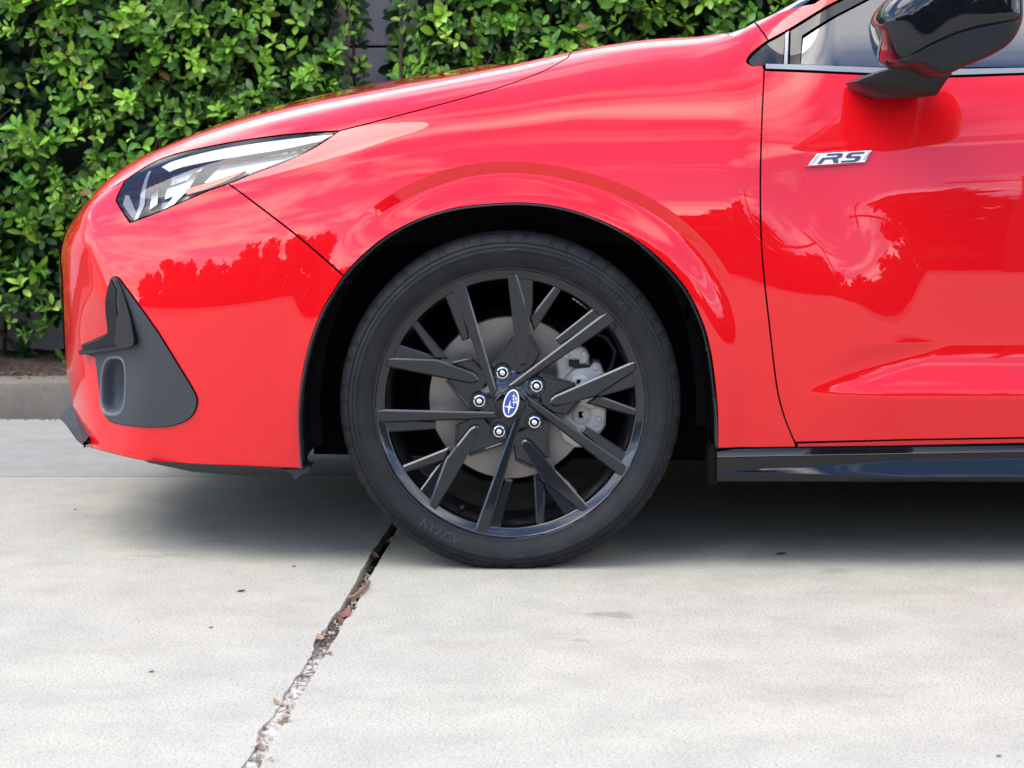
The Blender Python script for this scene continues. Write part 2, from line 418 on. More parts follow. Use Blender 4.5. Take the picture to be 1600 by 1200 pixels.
panel('bumper', bump_poly, M['paint'], car, mirror=True, res=.009, hole=px(duct_pts(1.04)))
# hood
hood_poly = (px(HL_TOP[::-1]) + px(HOODGAP[1:]) + p3([(.118, .28, .96), (.145, .43, .98), (.12, .6, 1.0)]) + [(.10, HALF), (NOSE[0], HALF)] + p3([(-.885, .55, .64), (-.83, .30, .66)]))
panel('hood', hood_poly, M['paint'], car, mirror=True, res=.009)
# fender
PIL = [(1178, 35), (1188, 46), (1200, 63)]
fen_poly = (px(arch_f) + px([(1180, 700), (1243, 699)]) + px(DGAP[::-1]) + px([(1192, 102)]) + px(smooth([(1176, 103), (1167, 97), (1172, 86), (1188, 72), (1200, 63)]))
            + px(PIL[::-1][1:]) + p3([(.43, .21, 1.02), (.37, .42, 1.0), (.15, .43, .98)]) + px(HOODGAP[::-1]) + px(HL_LOW[::-1][1:-kb]) + px(GAP_BF))
def flare_line(off, a0=6, a1=131):
    o = []
    for a in np.arange(a0, a1, .9):
        ru = .452+.020*ss(80, 35, a)-.004*ss(100, 128, a)+off; x, z = ru*math.cos(math.radians(a)), HUBZ+ru*math.sin(math.radians(a))
        o.append(p2uv(side(x, z)))
    return o
fender = panel('fender', fen_poly, M['paint'], car, res=.0055, feats=[flare_line(t) for t in (.0012, -.0012, -.0198, -.0222)]); mirrored(fender, car)
# door
BELT_T = [(1196, 101), (1300, 103.5), (1393, 107), (1490, 108.5), (1600, 106.5)]
BELT_B = [(1196, 109), (1300, 113), (1393, 117), (1480, 119), (1600, 115)]
door_poly = (px(smooth([(1196, 110), (1300, 114), (1393, 118), (1480, 120), (1600, 116)])) + sd([(1.2, .925), (1.60, .935), (1.60, .245)])
             + px([(1600, 684), (1400, 687.5), (1243, 691.5)]) + px(DGAP[::-1][1:]))
def crease(z0, dz, k, x0=.49, x1=1.2): return [p2uv(side(x, z0+dz*(x-.5)+k)) for x in np.arange(x0, x1, .009)]
door = panel('door', door_poly, M['paint'], car, res=.0062, feats=[crease(.3315, 0, t) for t in (-.012, 0, .012)]+[crease(.782, .05, t) for t in (-.012, 0, .012)]); mirrored(door, car)
sill_poly = px([(1246, 692.5), (1400, 688.5), (1600, 685)]) + sd([(2.30, .250), (2.30, .23)]) + px([(1600, 694), (1400, 698), (1246, 700)])
panel('sill', sill_poly, M['paint'], car, off=-.004, res=.007)
rd = sd([(1.604, .245), (1.604, .935), (2.0, .945), (2.42, .955), (2.42, .72), (2.30, .56), (2.25, .40), (2.27, .245)])
rdo = panel('rear_door', rd, M['paint'], car, res=.02); mirrored(rdo, car)
qa = [(2.30+.37*0, .25)]
qarch = [(2.67+.37*math.cos(math.radians(t)), .311+.37*math.sin(math.radians(t))) for t in (150, 135, 120, 105, 90, 75, 60, 45, 30, 15, 0)]
qp = sd([(2.27, .245), (2.25, .40), (2.30, .56), (2.42, .72), (2.42, .955), (2.9, .98)]) + p3([(3.2, .35, .98)]) + [(p2uv((3.3, YC-.001, .98))[0], HALF), (UMAX, HALF), (UMAX, -HALF), (p2uv((3.4, YC-.001, .25))[0], -HALF)] + p3([(3.35, .4, .25)]) + sd([(3.10, .25)]+qarch[::-1]+[(2.33, .25)])
panel('quarter_panel', qp, M['paint'], car, res=.025, mirror=True)
# windscreen, pillar, roof, side glass
pil_low = px([(1200, 63), (1234, 45), (1312, 0)]) + sd([(.85, 1.20), (1.10, 1.325), (1.5, 1.365), (2.1, 1.36), (2.6, 1.26), (2.9, .985)])
roof_poly = pil_low + p3([(3.0, .30, 1.05), (2.75, .32, 1.25)]) + [(2.70, HALF), (1.20, HALF)] + p3([(1.15, .55, 1.45), (1.02, .27, 1.40), (.80, .20, 1.25)]) + px(PIL[:1])[0:0] + p3([(.58, .155, 1.10)]) + px([(1178, 35), (1188, 46)])
panel('roof', roof_poly, M['paint'], car, res=.012, mirror=True)
ws_poly = p3([(.50, .175, 1.05), (.80, .215, 1.25), (1.02, .285, 1.40), (1.14, .55, 1.45)]) + [(1.17, HALF), (.30, HALF)] + p3([(.345, .5, 1.0), (.38, .43, 1.0), (.435, .215, 1.0)])
panel('windscreen', ws_poly, M['glass'], car, off=-.003, flange=.004, res=.02, mirror=True)
cowl = p3([(.375, .43, 1.0), (.34, .5, 1.0)]) + [(.29, HALF), (.105, HALF)] + p3([(.125, .6, 1.0), (.15, .44, .98)])
panel('cowl', cowl, M['satin_black'], car, off=-.006, res=.02, mirror=True)
sail = px(smooth([(1195, 102), (1178, 103), (1169, 97), (1174, 87), (1188, 74), (1200, 65)], 4)) + px([(1228, 49.5), (1224, 101)])
panel('sail_panel', sail, M['gloss_black'], car, off=-.002, res=.008, flange=.008)
st = px([(1226, 50.5), (1233, 46.5), (1231, 101), (1224, 101)])
panel('pillar_strip', st, M['belt'], car, off=-.002, gap=.001, res=.008, flange=.006)
frame_in = px([(1251, 102), (1254, 55), (1352, 0)]) + sd([(.90, 1.185), (1.14, 1.29), (1.52, 1.325), (1.53, .945)])
fr_poly = px([(1234, 47), (1312, 1.5)]) + sd([(.85, 1.19), (1.10, 1.317), (1.58, 1.355), (1.59, .945)]) + frame_in[::-1] + px([(1233, 101)])
fro = panel('window_frame', fr_poly, M['gloss_black'], car, off=-.002, res=.010, flange=.010); mirrored(fro, car)
go = panel('side_window', frame_in, M['glass'], car, off=-.007, res=.015, flange=.003, gap=-.003); mirrored(go, car)
rg = sd([(1.605, .945), (1.605, 1.36), (2.1, 1.35), (2.6, 1.25), (2.88, .99), (2.42, .962)])
go = panel('rear_side_window', rg, M['gloss_black'], car, off=-.003, res=.03, flange=.006); mirrored(go, car)
rgl = p3([(3.05, .34, 1.02), (2.80, .36, 1.24)]) + [(2.74, HALF), (3.12, HALF)]
panel('rear_window', rgl, M['gloss_black'], car, off=.001, res=.03, flange=0, mirror=True)
belt = px(BELT_T) + sd([(1.2, .945), (1.60, .955), (1.60, .936), (1.2, .927)]) + px(BELT_B[::-1])
panel('belt_moulding', belt, M['belt'], car, off=.003, gap=.0006, res=.006, flange=.012)
# black shell added behind the panel gaps to block light
shell = (px([(480, 728)]) + px(arch_all[8:-6:3]) + px([(1124, 695), (1500, 688)]) + sd([(1.7, .26), (1.7, .90)]) + px([(1500, 118), (1300, 118), (1185, 112)]) + p3([(.36, .16, .985), (.30, .5, 1.0), (-.38, .5, .95)])
         + px([(555, 205), (536, 212), (470, 255), (400, 285), (330, 318), (350, 350), (390, 600), (400, 715)]))
panel('gap_light_block', shell, M['void'], car, off=-.012, gap=0, flange=0, res=.02)
# grille and lower intake across the nose
gp = p3([(-.93, .48, .60), (-.94, .40, .53), (-.93, .46, .45)]) + [(p2uv((-.96, YC-.001, .44))[0], -HALF), (UMIN, -HALF), (UMIN, HALF), (p2uv((-.95, YC-.001, .605))[0], HALF)]
panel('grille', gp, M['gloss_black'], car, off=.002, flange=.004, res=.02, mirror=True)
# ---- headlight
hl = empty('headlight', (0, 0, 0), car); hl.matrix_parent_inverse = inv
lens_poly = px(HL_LOW) + px(HL_TOP[1:]) + px(HL_FRONT[1:-1])
panel('lens', lens_poly, M['lens'], hl, off=-.0008, flange=.010, res=.006, gap=.0022)
def prism(bm, pts, depth_front, depth_back, cham=.0):
    """closed prism in the x-z plane: pts [(x,z)], y from depth_front to depth_back"""
    n = len(pts); c = np.mean(pts, axis=0)
    def off(q, k):
        a = np.array(pts[k-1]); b = np.array(pts[k]); d = np.array(pts[(k+1) % n])
        e1 = b-a; e2 = d-b; e1 = e1/np.linalg.norm(e1); e2 = e2/np.linalg.norm(e2)
        n1 = np.array([-e1[1], e1[0]]); n2 = np.array([-e2[1], e2[0]]); m_ = n1+n2; m_ /= max(np.linalg.norm(m_), 1e-6)
        return b+sgn*m_*q/max(m_@n1, .35)
    ar = sum(pts[i-1][0]*pts[i][1]-pts[i][0]*pts[i-1][1] for i in range(n)); sgn = 1 if ar > 0 else -1
    df = depth_front if callable(depth_front) else (lambda x, z: depth_front)
    rings = []
    for (o_, dd) in (((cham, 0), (0, cham*.8)) if cham else ((0, 0),)):
        rings.append([bm.verts.new((*(lambda q: (q[0], df(*q)+dd, q[1]))(off(o_, k)),)) for k in range(n)])
    rings.append([bm.verts.new((pts[k][0], depth_back, pts[k][1])) for k in range(n)])
    bm.faces.new(rings[0])
    for r0, r1 in zip(rings, rings[1:]):
        for k in range(n): bm.faces.new((r0[k-1], r0[k], r1[k], r1[k-1]))
    bm.faces.new(rings[-1][::-1])
def inset_panel(name, pts, m, off, parent=hl, flange=.004, **k):
    return panel(name, px(pts), m, parent, off=off, gap=0, flange=flange, res=k.get('res', .006), hole=k.get('hole'))
inset_panel('housing', smooth([(205, 346), (250, 329), (357, 285), (440, 252), (526, 206)])+smooth([(524, 207), (400, 218), (272, 243), (233, 259), (197, 284), (186, 312)]), M['lamp_dark'], -.045)
inset_panel('light_guide', smooth([(250, 257), (272, 247), (330, 232), (400, 220), (470, 211.5), (520, 207)])+smooth([(500, 217), (440, 230), (390, 238), (330, 248), (285, 257), (262, 265)]), M['white_lamp'], -.006)
inset_panel('reflector_panel', [(338, 246), (400, 236), (455, 229), (430, 244), (370, 262), (322, 277), (310, 276)], M['silver'], -.022)
inset_panel('amber_reflector', [(286, 292), (330, 279), (372, 265), (380, 263), (352, 278), (318, 292), (288, 302)], M['amber'], -.010)
inset_panel('lower_trim', smooth([(262, 322), (320, 295), (380, 272), (440, 250), (510, 214)])+smooth([(500, 214), (430, 244), (370, 266), (310, 288), (262, 312)]), M['lamp_grey'], -.018)
inset_panel('bezel', [(205, 344), (214, 318), (229, 262), (233, 262), (222, 318), (212, 340)], M['silver'], -.008)
inset_panel('corner_trim', [(186, 316), (190, 300), (196, 300), (210, 336), (204, 342)], M['lamp_grey'], -.012)
for k, (a, b) in enumerate((((262, 262), (300, 248)), ((252, 286), (290, 270)), ((244, 312), (272, 300)))):
    w = 20
    inset_panel('lamp_module', [(a[0], a[1]), (b[0], b[1]+3), (b[0]-5, b[1]+w), (a[0]-4, a[1]+w-1)], M['silver'] if k != 2 else M['lamp_grey'], -.020, flange=.02)
for s in ([(300, 262), (312, 256), (290, 290), (266, 316), (250, 324), (272, 296)], [(232, 300), (243, 290), (240, 316), (228, 324)]):
    inset_panel('reflector_rib', s, M['chrome'], -.012, flange=.01)
# ---- fog-lamp surround on the bumper corner
fog = empty('fog_lamp_surround', (0, 0, 0), car); fog.matrix_parent_inverse = inv
bz = smooth([(172, 446), (175, 436), (181, 432.5), (187, 436)], 4)+smooth([(248, 520), (280, 572), (305, 614), (308, 630), (303, 645), (290, 657), (260, 666), (215, 665.5), (180, 660), (168, 652), (161, 636), (156, 600), (151, 557)], 4)+[(129, 549), (129.5, 539), (171, 520)]
inset_panel('bezel', bz, M['matte_grey'], .0035, fog, flange=.004, res=.005, hole=HOLE)
inset_panel('recess_shade', [(172, 446), (176, 437), (183, 452), (187, 500), (190, 538), (178, 545), (160, 547), (133, 547), (132, 541), (160, 531), (171, 522)], M['recess_shade'], .0048, fog, flange=.002, res=.005)  # recess shade painted as a black panel on the bezel
gi = smooth([(182, 436), (187, 438), (193, 450), (206, 486), (216, 521), (218.5, 531), (216, 538), (207, 541), (198, 540), (191, 533), (187, 505)], 3)
gt, gb = [], []
for q in gi:
    h = hit(*q); g_ = grad(np.array([h]))[0]; gt.append(h+g_*(.0052+.012*((q[1]-436)/105))); gb.append(h)
ng = len(gi); gt = np.array(gt); gc = gt.mean(0); pn = np.linalg.svd(gt-gc)[2][2]; gt = [p-pn*((p-gc)@pn) for p in gt]
mesh_obj('gloss_insert', gt+gb+[gc], [(k, (k+1) % ng, 2*ng) for k in range(ng)]+[(k, ng+k, ng+(k+1) % ng, (k+1) % ng) for k in range(ng)], M['gloss_black'], fog, smooth=False)
# protruding ledge
lv = [onY(131, 549, .30), onY(133, 555, .30), onY(150, 555, .20), onY(190, 544, .07), onY(214, 541, .03), onY(189, 538, .075), onY(160, 546, .18)]
def ledge():
    A = [hit(131, 547), hit(160, 545), hit(190, 541), hit(206, 541)]; B = [hit(133, 554), hit(160, 550), hit(190, 545), hit(206, 543)]
    V, Fc = [], []
    for a, b in zip(A, B):
        o = np.array([-.55, -.8, 0])*.016; V += [a+o*.2, a+o, b+o, b+o*.1]
    for i in range(3):
        for j in range(4): Fc.append((i*4+j, i*4+(j+1) % 4, i*4+4+(j+1) % 4, i*4+4+j))
    Fc += [(0, 1, 2, 3), (15, 14, 13, 12)]
    mesh_obj('ledge', V, Fc, M['satin_black'], fog, smooth=False)
ledge()
# air-curtain duct: a rounded pocket, modelled proud of the bezel with a deep cup
def duct():
    n = 40; rings = []
    for (s, depth, dy) in ((1.03, .0036, 0), (1.0, .0048, 0), (.95, .0045, 0), (.92, .001, 0), (.90, -.012, 1), (.86, -.026, 2), (.74, -.038, 4), (.45, -.044, 6), (.1, -.046, 6)):
        r = []
        for q in duct_pts(s, n):
            p = hit(*q); r.append(p+np.array([.35, .94, 0])*(-depth) if depth < 0 else p+grad(np.array([p]))[0]*depth)
        rings.append(r)
    V = [p for r in rings for p in r]; Fc = []
    for i in range(len(rings)-1):
        for k in range(n): Fc.append((i*n+k, i*n+(k+1) % n, (i+1)*n+(k+1) % n, (i+1)*n+k))
    Fc.append(tuple(range((len(rings)-1)*n, len(rings)*n)))
    return mesh_obj('duct', V, Fc, M['duct_grey'], fog)
duct()
# ---- chin lip and undertray
def strip(name, rows, m, parent, smooth_=True, close=False):
    n = len(rows[0]); V = [p for r in rows for p in r]; Fc = []
    for i in range(len(rows)-1):
        for k in range(n-1 if not close else n): Fc.append((i*n+k, i*n+(k+1) % n, (i+1)*n+(k+1) % n, (i+1)*n+k))
    return mesh_obj(name, V, Fc, m, parent, smooth=smooth_)
rows = []
for y, px_, py_, tx, ty in ((.26, 131, 697, 128, 690), (.32, 120, 688, 121, 668), (.40, 103, 664, 115, 645), (.46, 91, 652, 110, 634)):
    e = onY(px_, py_, y); t = onY(tx+2, ty, y); kk = .15 if y < .3 else 1; rows.append([t+np.array([.03, .01, 0])*kk, t, e, e+np.array([.035, .0, -.004])*kk+[0, .02*(1-kk), .004*(1-kk)], t+np.array([.04, 0, -.01])*kk])
e0 = rows[-1]
for y in (.60, .89, 1.18, 1.32): rows.append([p*[1, 0, 1]+[(-.02 if y in (.89,) else -.012), y, 0] for p in e0])
for r in rows[3::-1]: rows.append([p*[1, -1, 1]+[0, 2*YC, 0] for p in r])
strip('chin_lip', rows, M['matte_grey'], car, False)
tr = [[onY(225, 719, .12), onY(232, 723, .14), onY(232, 723, .5)], [onY(300, 724, .1), onY(300, 737, .16), onY(300, 737, .5)], [onY(370, 728, .06), onY(360, 742, .14), onY(360, 742, .5)], [onY(455, 731, .04), onY(455, 742, .14), onY(455, 742, .5)], [onY(478, 731, .04), onY(478, 738, .14), onY(478, 738, .5)]]
strip('undertray', tr, M['matte_grey'], car, False)
# floor pan closing the underside
bm = bmesh.new(); prism(bm, [(-.74, .215), (-.66, .19), (-.42, .19), (-.42, .30), (-.42, .7), (-.55, .66), (-.74, .5)], .40, 1.38)
bm_obj('front_bulkhead', bm, M['void'], car, False)
bm = bmesh.new(); prism(bm, [(.45, .165), (2.2, .165), (2.2, .33), (.47, .33)], .14, 1.64); bm_obj('floor_pan', bm, M['void'], car, False)
bm = bmesh.new(); prism(bm, [(3.1, .25), (3.4, .3), (3.4, .6), (2.2, .62), (2.2, .35), (3.0, .6)], .2, 1.6); bm_obj('boot_floor', bm, M['void'], car, False)
bm = bmesh.new(); prism(bm, [(-.40, .17), (.46, .155), (.46, .60), (-.40, .60)], .36, 1.42, .01); bm_obj('engine_undertray', bm, M['void'], car, False)
# ---- wheel-arch liner
def liner(xo, pts, name='wheel_arch_liner'):
    rows = []
    for i, (y, sc) in enumerate(((.016, 1.0), (.03, .998), (.05, 1.015), (.12, 1.03), (.30, 1.03), (.36, 1.02))):
        rows.append([np.array([xo+q[0]*sc, y+ (q[2] if i == 0 else 0)*0, HUBZ+(q[1])*sc]) for q in pts])
    rows.append([np.array([xo+q[0]*.2, .40, HUBZ+q[1]*.3]) for q in pts])
    rows.append([np.array([xo, .40, .15]) for q in pts])
    o = strip(name, rows, M['liner'], car)
    mo = o.modifiers.new('s', 'SOLIDIFY'); mo.thickness = .003
    return o
ap = []
for q in arch_all:
    h = hit(*q); ap.append((h[0], h[2]-HUBZ, h[1]))
cl = [(a, b, c) for a, b, c in ap]
lo_ = liner(0, cl); mirrored(lo_, car)
cl2 = [(.372*math.cos(t), .372*math.sin(t), 0) for t in np.linspace(-.15, PI+.15, 30)]
lo2 = liner(2.67, cl2); mirrored(lo2, car)
# rubber edging of the arch, with push clips
def tube(bm, pts, r, n=8):
    pts = [Vector(p) for p in pts]; rings = []
    for i, p in enumerate(pts):
        t = (pts[min(i+1, len(pts)-1)]-pts[max(i-1, 0)]).normalized()
        a = t.orthogonal().normalized() if i == 0 else (prev-t*prev.dot(t)).normalized()
        prev = a; b = t.cross(a); rr = r[i] if hasattr(r, '__len__') else r
        rings.append([bm.verts.new(p+a*math.cos(2*PI*k/n)*rr+b*math.sin(2*PI*k/n)*rr) for k in range(n)])
    for r0, r1 in zip(rings, rings[1:]):
        for k in range(n): bm.faces.new((r0[k-1], r0[k], r1[k], r1[k-1]))
    bm.faces.new(rings[0][::-1]); bm.faces.new(rings[-1])
for seg in (arch_all[2:58], arch_all[-42:]):
    bm = bmesh.new(); pts = []
    for q in seg:
        h = hit(*q); v_ = np.array([h[0], 0, h[2]-HUBZ]); v_ /= np.linalg.norm(v_); pts.append(h-v_*.003+np.array([0, .007, 0]))
    tube(bm, pts, .0032, 6)
    for k in range(5, len(pts)-2, 9):
        bmesh.ops.create_icosphere(bm, subdivisions=2, radius=.005, matrix=Matrix.Translation(pts[k]+np.array([0, .002, 0])))
    bm_obj('arch_edging', bm, M['satin_black'], car)
# mud flap at the sill's front end and small bumper bracket
bm = bmesh.new(); prism(bm, [tuple(onY(a, b, .03)[[0, 2]]) for a, b in ((1107, 706), (1113, 694), (1119, 703), (1119, 757), (1108, 757))], .020, .10, .002); bm_obj('splash_guard', bm, M['void'], car)
bm = bmesh.new(); prism(bm, [tuple(onY(a, b, .05)[[0, 2]]) for a, b in ((440, 733), (486, 729), (482, 738), (468, 743), (464, 749), (460, 748), (456, 740))], .045, .12, .002); bm_obj('liner_flap', bm, M['liner'], car)
# ---- side skirt
def skirt():
    rows = []
    xs = np.concatenate([np.linspace(.386, .43, 6), np.linspace(.46, 1.0, 19), np.linspace(1.1, 2.28, 9)])
    for x in xs:
        e = ss(.40, .95, x); zt_ = .2268+.0095*min((x-.4)/.55, 1.3); 
        w = .0135*min(e*1.6, 1)+.0002
        zc = .1865+.006*e     # centre of the lower facet
        yo = .012
        pr = [(.060, zt_+.004), (yo+.013, zt_), (yo+.001, zt_-.011), (yo, zt_-.0125), (yo+.002, zt_-.014), (yo+.006, zc+w+.004), (yo+.004, zc+w+.0006), (yo-.0005, zc-w*.2), (yo-.0015-w*.35, zc-w), (yo-.001-w*.35, zc-w-.0025), (yo+.006, .168), (yo+.016, .1645), (.12, .166)]
        rows.append([np.array([x, a, b]) for a, b in pr])
    n = len(rows[0]); V = [p for r in rows for p in r]; Fc = []
    for i in range(len(rows)-1):
        for k in range(n-1): Fc.append((i*n+k, i*n+k+1, (i+1)*n+k+1, (i+1)*n+k))
    Fc.append(tuple(range(n)))
    me = mesh_obj('side_skirt', V, Fc, M['gloss_black'], car)
    m_ = me.data; bm = bmesh.new(); bm.from_mesh(m_)
    for e in bm.edges:
        if len(e.link_faces) == 2 and e.calc_face_angle(0) > math.radians(24): e.smooth = False
    bmesh.ops.recalc_face_normals(bm, faces=bm.faces); bm.to_mesh(m_); bm.free()
    return me
sk = skirt(); mirrored(sk, car)
# ---- door mirror
mir = empty('door_mirror', (0, 0, 0), car); mir.matrix_parent_inverse = inv
def ring_loft(name, layers, m, parent, sub=2, capend=True, split=None):
    """layers: list of (y, [(x,z)...]) with equal point counts"""
    bm = bmesh.new(); rings = [[bm.verts.new((x, y, z)) for x, z in pts] for y, pts in layers]; n = len(rings[0])
    for r0, r1 in zip(rings, rings[1:]):
        for k in range(n): bm.faces.new((r0[k-1], r0[k], r1[k], r1[k-1]))
    bm.faces.new(rings[0][::-1]); bm.faces.new(rings[-1])
    o = bm_obj(name, bm, m, parent, True, 180)
    if sub:
        s = o.modifiers.new('s', 'SUBSURF'); s.levels = s.render_levels = sub
    return o
def pxz(pts, y): return [tuple(onY(a, b, y)[[0, 2]]) for a, b in pts]
cap_px = smooth([(1373, 34), (1380, 14), (1400, -8), (1440, -34), (1500, -48), (1570, -45), (1596, -22), (1599, 18), (1594, 36), (1540, 47), (1490, 60), (1440, 82), (1410, 97), (1396, 98), (1387, 86), (1378, 60), (1373, 34)], 2)[:-1]
def scaled(pts, s, cx, cy, dx=0, dy=0): return [(cx+(a-cx)*s+dx, cy+(b-cy)*s+dy) for a, b in pts]
YM = -.215
ccx, ccy = 1490, 20
ring_loft('mirror_cap', [(y, pxz(scaled(cap_px, s, ccx, ccy, dx, dy), YM)) for y, s, dx, dy in ((-.266, .55, 4, -3), (-.262, .74, 2, -2), (-.252, .88, 1, -1), (-.235, .97, 0, 0), (-.205, 1, 0, 0), (-.15, 1.02, 0, 0), (-.06, .98, 0, 2), (-.03, .85, 0, 5), (-.028, .5, 0, 5))], M['gloss_black'], mir, 1)
low_px = smooth([(1394, 92), (1440, 62), (1490, 40), (1540, 26), (1594, 18), (1598, 34), (1586, 60), (1566, 78), (1535, 94), (1500, 108), (1476, 119), (1458, 117), (1432, 103), (1405, 105), (1394, 92)], 2)[:-1]
lcx, lcy = 1490, 75
ring_loft('mirror_base_housing', [(y, pxz(scaled(low_px, s, lcx, lcy), YM)) for y, s in ((-.252, .60), (-.250, .80), (-.243, .91), (-.230, .97), (-.20, 1), (-.14, 1.01), (-.06, .96), (-.03, .8), (-.025, .5))], M['satin_black'], mir, 1)
foot = [(1338, 127), (1366, 115), (1400, 104), (1431, 98.5), (1457, 106), (1472, 118), (1463, 132), (1455, 150), (1420, 152.5), (1379, 153), (1345, 138)]
bm = bmesh.new()
fx0, fx1 = onY(1338, 127, -.03)[0], onY(1460, 110, -.03)[0]; fz0, fz1 = onY(1400, 153, -.03)[2], onY(1400, 100, -.03)[2]
prism(bm, pxz(foot, -.03), lambda x, z: -.012-.075*min(max((x-fx0)/(fx1-fx0), 0), 1)**.8-.06*min(max((z-fz0)/(fz1-fz0), 0), 1), .10, .007)
bmesh.ops.triangulate(bm, faces=[f for f in bm.faces if len(f.verts) > 4])
fo = bm_obj('mirror_foot', bm, M['satin_black'], mir, True, 50)
# ---- badge on the door: slanted plate with R and S
def text_mesh(s, size, bold=.0, ext=.0, bev=0, res=3, space=1.0):
    c = bpy.data.curves.new('t', 'FONT'); c.body = s; c.size = size; c.offset = bold; c.extrude = ext; c.bevel_depth = bev; c.resolution_u = res; c.space_character = space
    c.align_x = 'CENTER'; c.align_y = 'CENTER'
    o = bpy.data.objects.new('t', c); S.collection.objects.link(o); dg = bpy.context.evaluated_depsgraph_get(); dg.update()
    me = bpy.data.meshes.new_from_object(o.evaluated_get(dg)); V = np.array([v.co[:] for v in me.vertices]); Fc = [tuple(p.vertices) for p in me.polygons]
    bpy.data.objects.remove(o); bpy.data.meshes.remove(me); return V, Fc
badge = empty('badge', (0, 0, 0), car); badge.matrix_parent_inverse = inv
bc = np.array([hit(*q) for q in ((1258, 262), (1276, 240), (1362, 235), (1351, 255))]); bn = np.cross(bc[1]-bc[0], bc[3]-bc[0]); bn /= np.linalg.norm(bn); bn *= -np.sign(bn[1])
bo = bc.mean(0)+bn*.0012
def surf_map(q, off):   # a point on the badge plane, raised by off
    d = ray(*q); t = ((bo-CAM)@bn)/(d@bn); return CAM+d*t+bn*off
def plate(name, pts, off, m, base=-.004):
    top = [surf_map(q, off) for q in pts]; bot = [surf_map(q, base) for q in pts]; n = len(pts)
    mesh_obj(name, top+bot, [tuple(range(n))]+[(k, (k+1) % n, n+(k+1) % n, n+k) for k in range(n)], m, badge, False)
plate('backing', [(1257.5, 262), (1276, 241), (1362.5, 235.8), (1352, 255.5)], .0016, M['badge_red'])
plate('plate', [(1262, 259), (1276.5, 240.5), (1361.5, 235.5), (1351, 253.5)], .0030, M['emblem_white'], .0017)
for a in ((1267, 256.5), (1270, 256.2), (1347, 251.5), (1350, 251.2)):
    plate('stripe', [(a[0], a[1]), (a[0]+9.5, a[1]-13.2), (a[0]+10.6, a[1]-13.3), (a[0]+1.1, a[1]-.1)], .0034, M['badge_dark'], .0031)
tp = lambda s_, t_: (1278+s_*65+(t_)*10-2, 257-s_*3.6-t_*15.5)     # s 0..1 along, t 0..1 up
def stroke(poly): plate('letter', [tp(*p) for p in poly], .0042, M['badge_dark'], .0031)
stroke([(0, 0), (.10, 0), (.13, .42), (.30, .42), (.40, 0), (.52, 0), (.43, .44), (.50, .55), (.50, .85), (.44, 1), (.10, 1), (.10, .80), (.38, .80), (.38, .62), (.03, .62)])
stroke([(.56, 0), (.92, 0), (.99, .15), (.99, .48), (.93, .60), (.72, .60), (.72, .80), (1.0, .80), (1.0, 1), (.66, 1), (.60, .86), (.60, .54), (.66, .42), (.87, .42), (.87, .20), (.56, .20)])
# ---- cabin: dashboard, seat, steering wheel
bm = bmesh.new(); prism(bm, [(.35, .45), (.40, .93), (.75, .95), (.85, .90), (.9, .55)], .22, 1.56, .02); bm_obj('dashboard', bm, M['satin_black'], car)
bm = bmesh.new()
for y0 in (.30, .95):
    prism(bm, [(1.35, .45), (1.45, .55), (1.62, 1.05), (1.66, 1.22), (1.60, 1.24), (1.55, 1.08), (1.36, .65), (1.0, .60), (.98, .48)], y0, y0+.46, .02)
bm_obj('seat', bm, M['satin_black'], car)
bm = bmesh.new(); c = Vector((.98, .52, .90)); ax = Matrix.Rotation(math.radians(65), 3, 'Y')
tube(bm, [c+ax@Vector((math.cos(t)*.185, math.sin(t)*.185, 0)) for t in np.linspace(0, 2*PI, 33)], .014); bm_obj('steering_wheel', bm, M['satin_black'], car)

